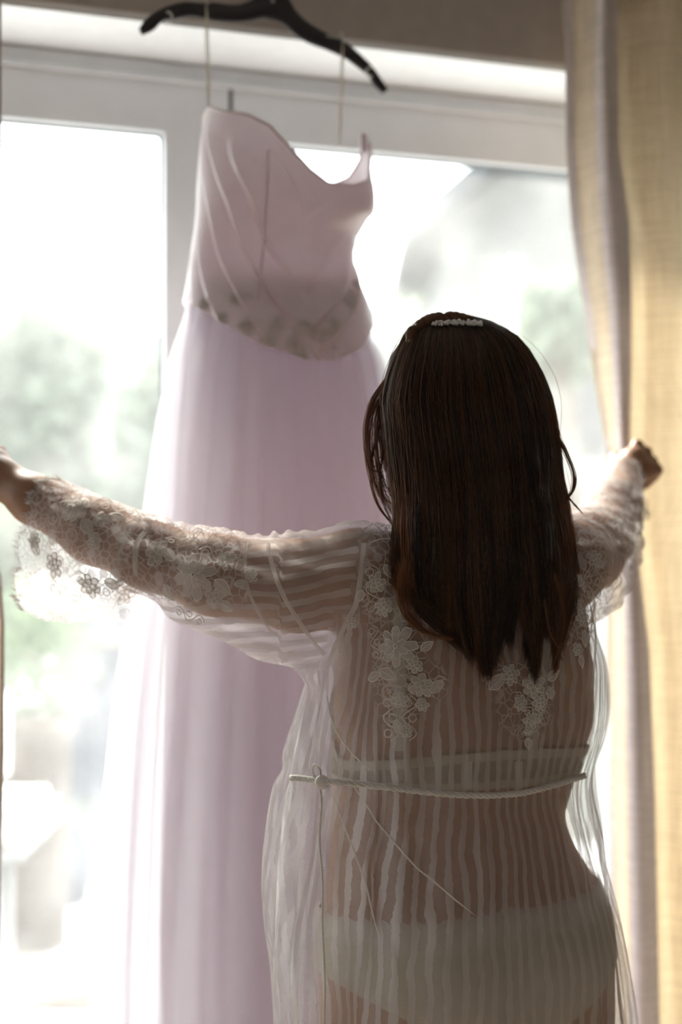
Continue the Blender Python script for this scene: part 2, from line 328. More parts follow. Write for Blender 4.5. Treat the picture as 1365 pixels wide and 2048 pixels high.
# window_1: outer frame, two sashes meeting at the dark gap
win = root('window_1', (0.694, YF, 0), kind='structure')
GAPX = PY(463, 210, YF)[0]
fz = ZT - 0.002
fb = MB(); T = 0.030
fb.box((XL + .014, YF, fz - T), (XR - .014, YO - .012, fz), .004); fb.box((XL + .014, YF, 0.0), (XL + .014 + T, YO - .012, fz - T), .004); fb.box((XR - .014 - T, YF, 0.0), (XR - .014, YO - .012, fz - T), .004)
fb.box((XL + .014 + T, YF, 0.001), (XR - .014 - T, YO - .012, 0.03), .004)
fb.build('outer_frame', M['frame'], win, False)
MB().box((XL + .05, YF - .010, fz - T - .006), (XR - .05, YF + .012, fz - T + .002), .002).build('frame_bead', M['frame'], win, False)
def sash(x0, x1, z0, z1, wl, wr, wt, wb_, yo):
    s = root('sash', ((x0 + x1) / 2, yo, z0), parent=win)
    b = MB(); y1 = yo + .048
    import bmesh
    # one rectangular ring with rounded inner corners
    ix0, ix1, iz0, iz1 = x0 + wl, x1 - wr, z0 + wb_, z1 - wt; r = 0.006
    inner = []
    for cx, cz, a0 in ((ix1 - r, iz1 - r, 0), (ix0 + r, iz1 - r, 90), (ix0 + r, iz0 + r, 180), (ix1 - r, iz0 + r, 270)):
        for k in range(5):
            a = math.radians(a0 + 90 * k / 4); inner.append((cx + r * math.cos(a), cz + r * math.sin(a)))
    outer = [(x1, z1)] * 5 + [(x0, z1)] * 5 + [(x0, z0)] * 5 + [(x1, z0)] * 5
    nI = len(inner); V = [(x, yo, z) for x, z in outer] + [(x, yo, z) for x, z in inner] + [(x + (0.008 if x > (ix0 + ix1) / 2 else -0.008) * -0, yo + .02, z) for x, z in inner] + [(x, y1, z) for x, z in inner] + [(x, y1, z) for x, z in outer]
    F = []
    for j in range(nI):
        k = (j + 1) % nI
        for a in range(4): F.append((a * nI + j, a * nI + k, (a + 1) * nI + k, (a + 1) * nI + j))
        F.append((4 * nI + j, 4 * nI + k, k, j))
    o = MB().add(V, F).build('sash_frame', M['frame'], s, False)
    g = MB(); g.box((ix0 + .0002, yo + .020, iz0 + .0002), (ix1 - .0002, yo + .024, iz1 - .0002)).build('pane', M['glass'], s, False)
    k = MB(); t = .004
    for lo, hi in (((ix0 - .001, yo + .024, iz0), (ix0 + t, yo + .030, iz1)), ((ix1 - t, yo + .024, iz0), (ix1 + .001, yo + .030, iz1)), ((ix0 + t, yo + .024, iz1 - t), (ix1 - t, yo + .030, iz1 + .001)), ((ix0 + t, yo + .024, iz0 - .001), (ix1 - t, yo + .030, iz0 + t))): k.box(lo, hi)
    k.build('gasket', M['gasket'], s, False)
zs1 = fz - T - .004
gl_x = PY(331, 500, YF)[0]; gr_x = PY(549, 500, YF)[0]; gz = PY(331, 262, YF)[2]; gz2 = PY(735, 301, YF)[2]
sash(XL + .046, GAPX - .004, .032, zs1, .11, GAPX - .004 - gl_x, zs1 - gz, .16, YF + .003)
sash(GAPX + .004, XR - .046, .032, zs1, gr_x - GAPX - .004, .11, zs1 - gz2, .16, YF + .003)
MB().box((GAPX - .004, YF + .004, .033), (GAPX + .004, YF + .04, zs1)).build('gasket', M['gasket'], win, False)
# curtain rod with brackets above the window
YC = 2.18
rod = root('curtain_rod', (0.8, YC, 2.40), 'dark bronze curtain rod above the window, over the hanger', 'curtain rod')
MB().tube([(XL - .35, YC, 2.40), (XR + .35, YC, 2.40)], .0125, 16).build('pole', M['rod'], rod)
for x in (XL - .30, XR + .30, 1.46):
    MB().tube([(x, YC, 2.40), (x, YC, 2.385), (x, YI + .002, 2.385)], .008, 10).build('bracket', M['rod'], rod)
for x in (XL - .36, XR + .36): MB().ball((x, YC, 2.40), .024, 10).build('finial', M['rod'], rod)

# ------------------------------------------------------------------ curtains
def curtain(name, label, sections, mirror=False):
    """sections: list of (z, [(x, y), ...]) profiles with the same number of points"""
    zs = np.array([s[0] for s in sections]); pr = np.array([s[1] for s in sections], float)
    nv = 150; nu = 230; Z = np.linspace(zs[0], zs[-1], nv); rows = []
    for z in Z:
        p = np.array([[np.interp(z, zs[::-1], pr[::-1, i, c]) for c in (0, 1)] for i in range(pr.shape[1])])
        rows.append(spline(p, nu))
    R = np.array(rows); V = np.zeros((nv, nu, 3)); V[..., :2] = R; V[..., 2] = Z[:, None]
    for i, z in enumerate(Z): V[i, :, 1] += 0.0025 * vnoise(np.linspace(0, 14, nu) + z * 2.2, 3) 
    d = np.zeros((nv, nu)); d[:, 1:] = np.cumsum(np.linalg.norm(np.diff(V[..., :2], axis=1), axis=2), axis=1)
    uv = np.stack([d, np.broadcast_to(V[..., 2], d.shape)], -1).reshape(-1, 2)
    r = root(name, (V[nv // 2, :, 0].mean(), YC, 0), label, 'curtain', 'curtains at the window')
    k = int(nu * 0.97)
    mi = [1 if (not mirror and 26 < (q % (nu - 1)) < 80) else 0 for q in range((nu - 1) * (nv - 1))]
    mesh_obj('curtain_panel', V.reshape(-1, 3), grid_faces(nu, nv), [M['linen'], M['lining']], r, uv=uv, matidx=mi)
    # hem band along the leading edge
    H = V[:, :9].copy(); H[..., 1] -= .0015
    mesh_obj('edge_hem', H.reshape(-1, 3), grid_faces(9, nv), M['lining'], r, uv=uv.reshape(nv, nu, 2)[:, :9].reshape(-1, 2))
    for j in np.linspace(6, nu - 6, 9).astype(int):
        c = V[0, j]; ring = [(c[0], YC + .021 * math.cos(a), 2.40 - .006 + .021 * math.sin(a)) for a in np.linspace(0, 2 * math.pi, 17)]
        MB().tube(ring, .0022, 6, False).build('curtain_ring', M['rod'], r)
    return r
secs = []
for py, e, p1, p2, lead in ((-260, 1118, 1196, 1232, 2.215), (100, 1131, 1190, 1232, 2.215), (300, 1133, 1192, 1236, 2.22), (450, 1143, 1200, 1258, 2.225), (600, 1166, 1216, 1262, 2.235), (750, 1188, 1226, 1261, 2.24), (880, 1211, 1232, 1258, 2.22), (960, 1219, 1240, 1262, 2.20), (1100, 1220, 1244, 1272, 2.22), (1300, 1214, 1250, 1296, 2.235), (1600, 1213, 1256, 1308, 2.235), (2048, 1218, 1266, 1318, 2.235), (2700, 1224, 1272, 1326, 2.235)):
    yf = 2.135 if not (800 < py < 1050) else 2.15
    X = lambda px, y: PY(px, py, y)[0]
    z = PY(1250, py, YC)[2]
    pts = [(X(e, lead), lead), (X(e + (p1 - e) * .5, 2.20), 2.20), (X(p1, yf + .02), yf + .02), (X((p1 + p2) / 2, yf), yf), (X(p2 - 2, yf + .012), yf + .012), (X(p2 + 2, yf + .03), yf + .03),
           (X(p2 - 12, yf + .048), yf + .048), (X(p2 - 6, 2.205), 2.205), (X(p2 + 22, 2.222), 2.222), (X(p2 + 60, 2.195), 2.195), (X(p2 + 110, 2.172), 2.172), (X(p2 + 160, 2.21), 2.21),
           (X(p2 + 220, 2.225), 2.225), (X(p2 + 270, 2.15), 2.15), (X(p2 + 330, 2.22), 2.22), (X(p2 + 390, 2.15), 2.15), (X(p2 + 460, 2.22), 2.22), (X(p2 + 520, 2.15), 2.15)]
    secs.append((max(.015, min(2.378, z)), pts))
curtain('curtain', 'beige linen curtain on the right, its edge gathered in the fist', secs)
secs = []
for py, e in ((-260, 2), (300, 3), (500, -8), (800, -30), (930, -42), (1100, -22), (1140, 2), (1250, 9), (1500, 8), (1700, 2), (2048, -4), (2700, 0)):
    z = PY(0, py, YC)[2]; base = PY(e, py, 2.16)[0]
    pts = [(base, 2.16)] + [(base - .012 - .017 * i, 2.20 + (.035 if i % 2 else -.035)) for i in range(17)]
    secs.append((max(.015, min(2.378, z)), pts))
curtain('curtain', 'beige curtain edge at the far left border of the window', secs, True)

# ------------------------------------------------------------------ hanger
hg0 = PY(545, 40, YC)
hang = root('clothes_hanger', hg0, 'black plastic dress hanger hooked over the curtain rod', 'hanger')
# outline in photograph pixels on the plane of the hanger: upper and lower edge
up_e = [(278, 57), (292, 38), (318, 20), (350, 8), (385, 4), (430, 6), (470, 10), (500, 2), (520, -12), (533, -30), (560, -30), (575, -8), (592, 22), (618, 46), (655, 68), (690, 84), (715, 104), (740, 128), (757, 150), (776, 178)]
lo_e = [(286, 70), (308, 60), (326, 42), (350, 38), (385, 33), (430, 42), (470, 45), (500, 43), (520, 38), (533, 37), (560, 44), (575, 54), (592, 70), (618, 86), (655, 100), (690, 116), (715, 134), (738, 152), (748, 170), (766, 188)]
K = 70; ue = spline(up_e, K); le = spline(lo_e, K); hb = MB(); V = []
th = .0045
for i in range(K):
    a = PY(ue[i][0], ue[i][1], YC); b_ = PY(le[i][0], le[i][1], YC)
    m1 = a * .8 + b_ * .2; m2 = a * .2 + b_ * .8
    for q, t_ in ((a, .4), (m1, 1), (m2, 1), (b_, .4)): V.append((q[0], YC - th * t_, q[2]))
    for q, t_ in ((b_, .4), (m2, 1), (m1, 1), (a, .4)): V.append((q[0], YC + th * t_, q[2]))
F = grid_faces(8, K, True) + [tuple(range(8)), tuple((K - 1) * 8 + j for j in range(8))]
hb.add(V, F); hb.build('hanger_body', M['hanger'], hang, True)
hk = [PY(546, -20, YC), PY(547, -60, YC)]; zt = 2.4 + .0165
hk = [hk[0], hk[1], A3(hk[1][0], YC - .004, 2.345), A3(hk[1][0], YC - .020, 2.385), A3(hk[1][0], YC - .014, 2.411), A3(hk[1][0], YC, 2.4185), A3(hk[1][0], YC + .014, 2.411), A3(hk[1][0], YC + .019, 2.392)]
MB().tube(spline(hk, 40), .0022, 8).build('hook', M['metal'], hang)
for px, py, s in ((335, 36, 1), (738, 146, -1)):
    c = PY(px, py, YC); ring = [c + A3(.006 * math.cos(a) * s, -.0055, .0075 * math.sin(a)) for a in np.linspace(-2.2, 2.0, 14)]
    MB().tube(ring, .0016, 6).build('notch_hook', M['pearl'], hang)
for px, py in ((398, 5), (672, 76)):
    c = PY(px, py, YC); MB().box((c[0] - .018, YC - .0052, c[2] - .002), (c[0] + .018, YC + .0052, c[2] + .002), .001).build('rubber_grip', M['metal'], hang)
MB().ball(PY(546, 2, YC - .005), (.003, .0015, .003), 6).build('rivet', M['metal'], hang)

# ------------------------------------------------------------------ wedding dress
YD = 2.15
dr = root('wedding_dress', PY(560, 1500, YD) * A3(1, 1, 0) + A3(0, 0, .1), 'strapless blush and white wedding gown hanging in front of the window', 'dress')
def tabs(tab): 
    t = np.array(tab, float); return lambda y: [np.interp(y, t[:, 0], t[:, i]) for i in range(1, t.shape[1])]
bod = tabs([(235, 412, 735), (300, 402, 737), (370, 397, 741), (430, 394, 726), (470, 391, 704), (520, 384, 700), (570, 376, 716), (600, 370, 728), (650, 356, 746), (760, 330, 774)])
def half(L, R, py, ratio, y=YD):
    a = PY(L, py, y); b_ = PY(R, py, y); cx = (a[0] + b_[0]) / 2; hx = (b_[0] - a[0]) / 2
    A = hx / math.sqrt(1 + (ratio * math.tan(YAW)) ** 2); return cx, A, A * ratio, (a[2] + b_[2]) / 2
# bodice: angle 0 = facing the room (-Y), positive towards the right of the photograph
nu, nv = 260, 150
th_ = np.linspace(-math.pi, math.pi, nu, endpoint=False)
# neckline height (photo y) against angle
nk = [(-180, 330), (-150, 318), (-120, 285), (-95, 245), (-80, 236), (-60, 252), (-38, 262), (-22, 285), (-8, 330), (4, 366), (16, 388), (32, 388), (52, 362), (70, 318), (84, 272), (96, 275), (120, 330), (150, 352), (180, 330)]
bt = [(-180, 640), (-100, 612), (-75, 615), (-50, 650), (-25, 700), (0, 735), (15, 736), (35, 705), (60, 640), (85, 590), (110, 585), (150, 620), (180, 640)]
def rt(y): return np.interp(y, [235, 420, 520, 600, 760], [.62, .66, .60, .62, .66])
V = np.zeros((nv, nu, 3)); 
for j, t in enumerate(th_):
    y0 = np.interp(math.degrees(t), *zip(*nk)); y1 = np.interp(math.degrees(t), *zip(*bt))
    for i in range(nv):
        f = i / (nv - 1); py = y0 + (y1 - y0) * f
        L, R = bod(py); cx, A, B, z = half(L, R, py, float(rt(py)))
        s, c = math.sin(t), math.cos(t)
        # ruched pleats: diagonals from the left bust down to the right and from the right bust down to the left
        dgr = math.degrees(t); front = max(0, c) ** .5 if c > 0 else 0
        u1 = (py - 250) / 70.0 - dgr / 13.0; u2 = (py - 250) / 52.0 + dgr / 17.0
        wL = float(ss(20, -15, dgr) * ss(-110, -80, dgr)); wR = float(ss(-5, 25, dgr) * ss(115, 80, dgr) * ss(395, 440, py))
        g1 = u1 * .62 + float(vnoise(u1 * .5 + py * .004, 2)) * .45; g2 = u2 * .60 + float(vnoise(u2 * .5 + py * .003, 5)) * .5
        pl = wL * ((g1 % 1.0) ** .8 * (1 - float(ss(.86, 1, g1 % 1.0)))) + wR * ((g2 % 1.0) ** .8 * (1 - float(ss(.86, 1, g2 % 1.0))))
        pl *= float(ss(0.05, .22, f)) * (1 - .45 * float(ss(.75, 1, f)))
        cup = .012 * math.exp(-((dgr + 38) / 22) ** 2 - ((py - 380) / 70) ** 2) + .024 * math.exp(-((dgr - 45) / 24) ** 2 - ((py - 410) / 45) ** 2)
        rad = 1 + 0; off = pl * .0115 * (.3 + .7 * max(0, c)) + cup + .006 * float(ss(.55, .95, f)) * max(0, c) + .003
        V[i, j] = (cx + (A + off) * s, YD - (B + off) * c, z)
mesh_obj('bodice', V.reshape(-1, 3), grid_faces(nu, nv, True), M['satin'], dr)
BOD = V
# rolled neckline edge
ne = np.vstack([V[0], V[0][:1]]); MB().tube(ne, .0022, 6, False).build('neckline_piping', M['satin'], dr)
def pos_on(px, py, push=.003):
    """nearest visible bodice point for a photograph pixel"""
    q = BOD[:, np.cos(th_) > -0.1].reshape(-1, 3); X, Y, D = proj(q); i = np.argmin((X - px) ** 2 + (Y - py) ** 2); return q[i] + A3(0, -push, 0)
seam = [pos_on(x, y) for x, y in ((536, 300), (532, 380), (528, 460), (522, 540), (516, 600))]
MB().tube(spline(seam, 30), .0016, 6).build('bodice_seam', M['satin'], dr)
# skirts
outer = tabs([(560, 388, 702), (590, 381, 712), (650, 364, 736), (720, 338, 772), (850, 311, 800), (960, 296, 815), (1100, 276, 838), (1250, 248, 862), (1400, 226, 885), (1600, 200, 910), (1850, 176, 940), (2048, 172, 960), (2620, 150, 1010)])
inner = tabs([(560, 394, 696), (590, 388, 704), (650, 376, 724), (720, 368, 746), (850, 358, 765), (960, 352, 770), (1100, 345, 778), (1250, 338, 785), (1400, 335, 795), (1600, 330, 805), (1850, 325, 815), (2048, 330, 830), (2620, 330, 860)])
def skirt(name, tb, mat, amp, nf, seed, ratio, y0=575):
    nu, nv = 420, 110; T_ = np.linspace(-math.pi, math.pi, nu, endpoint=False); V = np.zeros((nv, nu, 3))
    ph = T_ * nf / (2 * math.pi)
    for i in range(nv):
        py = y0 + (2600 - y0) * (i / (nv - 1)) ** 1.15
        L, R = tb(py); cx, A, B, z = half(L, R, py, np.interp(py, [560, 900, 2600], [.62, .78, ratio]))
        g = float(ss(y0, 1400, py)) * .8 + .2
        fold = amp * g * (np.sin(T_ * nf + 1.3 * vnoise(T_ * 2.2 + 5 + py * .0006, seed)) * .6 + .5 * vnoise(ph * 1.7 + 20 + py * .0004, seed + 3) + .3 * vnoise(ph * 4.1 + 40, seed + 7))
        V[i, :, 0] = cx + (A + fold) * np.sin(T_); V[i, :, 1] = YD - (B + fold) * np.cos(T_); V[i, :, 2] = z
    return mesh_obj(name, V.reshape(-1, 3), grid_faces(nu, nv, True), mat, dr)
skirt('underskirt', inner, M['underskirt'], .018, 17, 11, .85)
middle = tabs([(560, 391, 699), (590, 384, 708), (650, 370, 730), (720, 350, 762), (850, 328, 785), (960, 315, 798), (1100, 300, 812), (1250, 284, 830), (1400, 270, 850), (1600, 256, 870), (1850, 246, 890), (2048, 242, 905), (2620, 235, 940)])
skirt('tulle_underlayer', middle, M['tulle2'], .014, 15, 31, .82)
skirt('tulle_overskirt', outer, M['tulle'], .011, 21, 23, .80)
# waist lace appliques along the basque edge
def motif(mb, place, R, petals=7, rings=2, rot=0.0, cr=.0007, seed=0):
    """flower in a tangent plane; place(u, v, h) maps metres to the surface"""
    rr = random.Random(seed)
    for ring in range(rings):
        r0, r1 = (R * .38, R) if ring == 0 else (R * .14, R * .58); np_ = petals if ring == 0 else max(4, petals - 2)
        for k in range(np_):
            a = rot + 2 * math.pi * (k + .5 * ring) / np_ + rr.uniform(-.1, .1); wd = math.pi / np_ * 1.0; ln = r1 * rr.uniform(.82, 1.08)
            out = []
            for s in np.linspace(0, 1, 13):
                aa = (s * 2 - 1); rad = r0 + (ln - r0) * (1 - abs(aa) ** 2.6) * (1 + .07 * math.sin(s * 19)); out.append((rad * math.cos(a + aa * wd), rad * math.sin(a + aa * wd)))
            h = .0012 + .0010 * ring
            c = (r0 * .9 * math.cos(a), r0 * .9 * math.sin(a)); mb.m = 0
            mid = [((p[0] + c[0]) / 2, (p[1] + c[1]) / 2) for p in out]
            P1 = [place(*p, h) for p in out]; P2 = [place(*p, h + .0012) for p in mid]; PC = place(*c, h)
            V = P1 + P2 + [PC]; m = len(out)
            mb.add(V, [(i, i + 1, m + i + 1, m + i) for i in range(m - 1)] + [(m + i, m + i + 1, 2 * m) for i in range(m - 1)])
            mb.m = 1; mb.tube(P1, cr, 4, False)
    mb.m = 1; mb.tube([place(R * .10 * math.cos(a), R * .10 * math.sin(a), .003) for a in np.linspace(0, 6.28, 9)], cr * 1.2, 4, False)
def leaf(mb, place, L, wd, rot, cr=.0007):
    pts = []
    ca, sa = math.cos(rot), math.sin(rot)
    for s in np.linspace(0, 1, 9): w_ = wd * math.sin(math.pi * s ** .8); pts.append((L * s, w_))
    for s in np.linspace(1, 0, 9)[1:]: w_ = -wd * math.sin(math.pi * s ** .8); pts.append((L * s, w_))
    o = [(x * ca - y * sa, x * sa + y * ca) for x, y in pts]; c = (L * .5 * ca, L * .5 * sa)
    mb.m = 0; V = [place(*p, .0012) for p in o] + [place(*c, .002)]; mb.add(V, [(i, i + 1, len(o)) for i in range(len(o) - 1)])
    mb.m = 1; mb.tube([place(*p, .0014) for p in o], cr, 4, False); mb.tube([place(L * s * ca, L * s * sa, .002) for s in (0, .5, .9)], cr * .7, 4, False)
def scroll(mb, place, L, rot, n=3, cr=.0006):
    ca, sa = math.cos(rot), math.sin(rot)
    pts = [(L * s, L * .16 * math.sin(s * math.pi * n)) for s in np.linspace(0, 1, 26)]
    mb.m = 1; mb.tube([place(x * ca - y * sa, x * sa + y * ca, .0013) for x, y in pts], cr, 4, False)
    for k in range(n):
        x, y = L * (k + .5) / n, -L * .12 * (1 if k % 2 == 0 else -1); rr = L * .09
        c = [(x + rr * math.cos(a), y * .5 + rr * math.sin(a)) for a in np.linspace(0, 6.28, 10)]
        mb.tube([place(p * ca - q * sa, p * sa + q * ca, .0013) for p, q in c], cr, 4, False)
def surf_place(bvh, p0, nrm):
    nrm = Vector(nrm).normalized(); t1 = Vector((0, 0, 1)).cross(nrm)
    t1 = t1.normalized() if t1.length > .05 else Vector((1, 0, 0)); t2 = nrm.cross(t1); p0 = Vector(p0)
    def f(u, v, h):
        q = p0 + t1 * u + t2 * v
        hit, hn, i, d = bvh.ray_cast(q + nrm * .05, -nrm, .16)
        if hit is None:
            hit, hn, i, d = bvh.find_nearest(q)
            return tuple(hit + nrm * h)
        return tuple(hit + nrm * h)
    return f
def cam_hit(bvh, px, py):
    o = Vector((0, 0, CZ)); d = Vector(P(px, py, 1.0)) - o
    hit, nn, i, dd = bvh.ray_cast(o, d.normalized())
    if hit is None: return None, None
    if nn.dot(d) > 0: nn = -nn
    return hit, nn
bv_b = BVHTree.FromPolygons([tuple(v) for v in BOD.reshape(-1, 3)], grid_faces(260, 150, True))
for k, (px, py, R) in enumerate(((570, 705, 20), (600, 716, 16), (535, 690, 17), (495, 655, 18), (440, 640, 16), (405, 610, 15), (640, 668, 17), (672, 645, 15), (700, 605, 15), (715, 570, 12), (610, 655, 18), (555, 650, 16), (470, 600, 14), (585, 690, 14))):
    hit, nn = cam_hit(bv_b, px, py)
    if hit is None: continue
    mb = MB(); motif(mb, surf_place(bv_b, hit, nn), R / 1230, 6, 2, k, .0009, k); mb.build('lace_applique', [M['satin'], M['lacecord']], dr)
    if k % 2 == 0:
        mb = MB(); leaf(mb, surf_place(bv_b, hit + Vector((.012, 0, .008)), nn), .02, .006, k); mb.build('lace_leaf', [M['satin'], M['lacecord']], dr)
# hanging loops
for a, b_ in (((413, 4), (418, 236)), ((686, 84), (680, 296))):
    p0 = PY(*a, YC - .007); p1 = PY(*b_, YD - .01 if a[0] < 500 else YD + .03)
    for s in (-1, 1):
        pts = [p0 * (1 - f) + p1 * f + A3(s * .0022 * math.sin(math.pi * min(1, f * 1.1)), 0, 0) for f in np.linspace(0, 1, 12)]
        MB().tube(pts, .0011, 6).build('hanging_loop', M['ribbon'], dr)
    ring = [A3(p0[0], YC + .0075 * math.cos(t), p0[2] + (-.012 + .030 * (0.5 + .5 * math.sin(t)))) for t in np.linspace(-1.57, 4.71, 16)]
    MB().tube(ring, .0011, 6, False).build('hanging_loop', M['ribbon'], dr)
# side tab and care label at the back of the bodice
p = PY(727, 290, YD + .002); MB().box((p[0] - .004, p[1] - .004, p[2] - .012), (p[0] + .005, p[1] + .004, p[2] + .018), .001).build('side_tab', M['satin'], dr)
p = PY(618, 368, YD + .070); MB().box((p[0] - .018, p[1] - .001, p[2] - .014), (p[0] + .020, p[1] + .001, p[2] + .010)).build('care_label', M['pink'], dr)

# ------------------------------------------------------------------ the woman: one body surface from a distance field
YB = 1.667
def rcone(Pn, a, b_, ra, rb):
    a = np.asarray(a); b_ = np.asarray(b_); ba = b_ - a; l2 = ba @ ba; h = np.clip((Pn - a) @ ba / l2, 0, 1)
    return np.linalg.norm(Pn - a - h[:, None] * ba, axis=1) - (ra + (rb - ra) * h)
def ell(Pn, c, r):
    q = Pn - np.asarray(c); r = np.asarray(r); k0 = np.linalg.norm(q / r, axis=1); k1 = np.linalg.norm(q / r ** 2, axis=1) + 1e-9
    return k0 * (k0 - 1) / k1
def smin(a, b_, k):
    h = np.clip(.5 + .5 * (b_ - a) / k, 0, 1); return b_ * (1 - h) + a * h - k * h * (1 - h)
def column(tab, yc):
    """tab rows: photo y, left px, right px, half depth, y shift -> arrays over z"""
    z = []; cx = []; a = []; b_ = []; cy = []
    for py, L, R, B, sh in tab:
        c, A, _, zz = half(L, R, py, 1e-6, yc); hw = (PY(R, py, yc)[0] - PY(L, py, yc)[0]) / 2
        dx = hw * CA * 1.0; A = math.sqrt(max(1e-5, (hw ** 2) * (CA ** 2) - (B * SA) ** 2)) / CA
        z.append(zz); cx.append(c); a.append(A); b_.append(B); cy.append(yc + sh)
    o = np.argsort(z); f = lambda q: np.array(q)[o]
    z, cx, a, b_, cy = f(z), f(cx), f(a), f(b_), f(cy)
    # smooth resample
    zz = np.linspace(z[0], z[-1], 120); ks = np.exp(-np.linspace(-2, 2, 9) ** 2); ks /= ks.sum()
    sm = lambda q: np.convolve(np.pad(np.interp(zz, z, q), 4, 'edge'), ks, 'valid')
    return zz, sm(cx), sm(a), sm(b_), sm(cy)
def col_sdf(Pn, C, extra=None):
    z, cx, a, b_, cy = C; zq = Pn[:, 2]; I = lambda q: np.interp(zq, z, q)
    dx = Pn[:, 0] - I(cx); dy = Pn[:, 1] - I(cy); A = I(a); B = I(b_)
    if extra is not None:
        e = extra(np.arctan2(dx, -dy), zq); A = A + e; B = B + e
    k0 = np.sqrt((dx / A) ** 2 + (dy / B) ** 2) + 1e-9; k1 = np.sqrt((dx / A ** 2) ** 2 + (dy / B ** 2) ** 2) + 1e-9
    d = k0 * (k0 - 1) / k1
    return np.maximum(d, np.maximum(z[0] - zq, zq - z[-1]))
torsoC = column([(1088, 905, 985, .045, .0), (1102, 860, 1035, .052, .0), (1120, 780, 1090, .066, 0), (1150, 715, 1135, .085, 0), (1220, 690, 1150, .102, 0), (1330, 668, 1180, .112, 0), (1450, 668, 1180, .112, 0), (1550, 672, 1150, .104, .004), (1640, 666, 1128, .098, .008), (1720, 660, 1148, .102, .006), (1820, 650, 1188, .112, 0), (1920, 642, 1210, .122, -.004), (2048, 645, 1215, .122, -.004), (2120, 655, 1212, .11, -.002)], YB)
XC = float(np.interp(1.2, torsoC[0], torsoC[1]))
shL = A3(XC - .150, YB, P(0, 1148, 1.78)[2]); shR = A3(XC + .150, YB + .005, P(0, 1128, 1.88)[2])
armL = [shL, P(600, 1172, 1.80), P(430, 1150, 1.83), P(300, 1112, 1.86), P(190, 1064, 1.89), P(70, 1000, 1.935), P(5, 958, 1.965)]
rL = [.052, .055, .049, .042, .040, .031, .027]
armR = [shR, P(1172, 1105, 2.00), P(1206, 1078, 2.14), P(1234, 1010, 2.26), P(1247, 955, 2.35)]
rR = [.050, .052, .044, .038, .028]
headc = P(948, 815, 1.80); yh = headc[1]
HC = A3(headc[0], YB + .012, headc[2])
def fist(wr, dirn, back, side, sc_=1.0):
    """wr wrist, dirn to the knuckles, back = back-of-hand normal, side = towards the index finger"""
    d = dirn / np.linalg.norm(dirn); bk = back - d * (back @ d); bk /= np.linalg.norm(bk); s = np.cross(d, bk); s = s if s @ side > 0 else -s
    q = lambda a, b_, c: wr + (d * a + bk * b_ + s * c) * sc_
    out = [('c', wr, q(.045, .0, .010), .026 * sc_, .026 * sc_), ('c', wr, q(.045, .0, -.014), .024 * sc_, .022 * sc_), ('c', q(.045, 0, .012), q(.070, .006, .022), .022 * sc_, .014 * sc_), ('c', q(.045, 0, -.012), q(.066, .003, -.024), .020 * sc_, .013 * sc_)]
    for k, (c, L, r) in enumerate(((.030, 1.0, .0098), (.0105, 1.08, .0102), (-.0095, 1.0, .0098), (-.0285, .82, .0086))):
        kn = q(.078 - .004 * abs(k - 1), .010 - .003 * k, c); p1 = q(.088 - .006 * k * .5, -.026 * L, c * .98); p2 = q(.060, -.046 * L, c * .95); p3 = q(.040, -.034 * L, c * .93)
        out += [('f', q(.045, .006, c * .7), kn, r * 1.05 * sc_, r * 1.12 * sc_), ('f', kn, p1, r * 1.1 * sc_, r * .98 * sc_), ('f', p1, p2, r * .98 * sc_, r * .9 * sc_), ('f', p2, p3, r * .9 * sc_, r * .8 * sc_)]
    t0 = q(.018, -.008, .024); t1 = q(.042, -.022, .042); t2 = q(.064, -.040, .034); t3 = q(.070, -.052, .014)
    out += [('f', t0, t1, .015 * sc_, .0125 * sc_), ('f', t1, t2, .0125 * sc_, .0108 * sc_), ('f', t2, t3, .0108 * sc_, .009 * sc_)]
    return out
fR = fist(P(1247, 950, 2.35), P(1320, 903, 2.41) - P(1247, 950, 2.35), -FW + UP * .5, UP * 1.0 + FW * .3, .92)
fL = fist(P(5, 958, 1.965), P(-75, 880, 2.045) - P(5, 958, 1.965), A3(.25, -.55, .8), A3(.3, .8, .4), .92)
LEG = []
for s in (-1, 1):
    hip = A3(XC + s * .088 + .004, YB + .0, .86); kn = A3(XC + s * .095, YB + .01, .46); an = A3(XC + s * .095, YB - .015, .085)
    LEG += [(hip, kn, .090, .055, .05), (kn + A3(0, -.008, -.03), kn + A3(0, -.018, -.12), .052, .055, .03), (kn + A3(0, -.018, -.12), an, .054, .034, .03), (an, an + A3(0, .02, -.045), .036, .036, .02), (an + A3(0, -.02, -.05), an + A3(s * .012, .13, -.062), .032, .022, .02)]
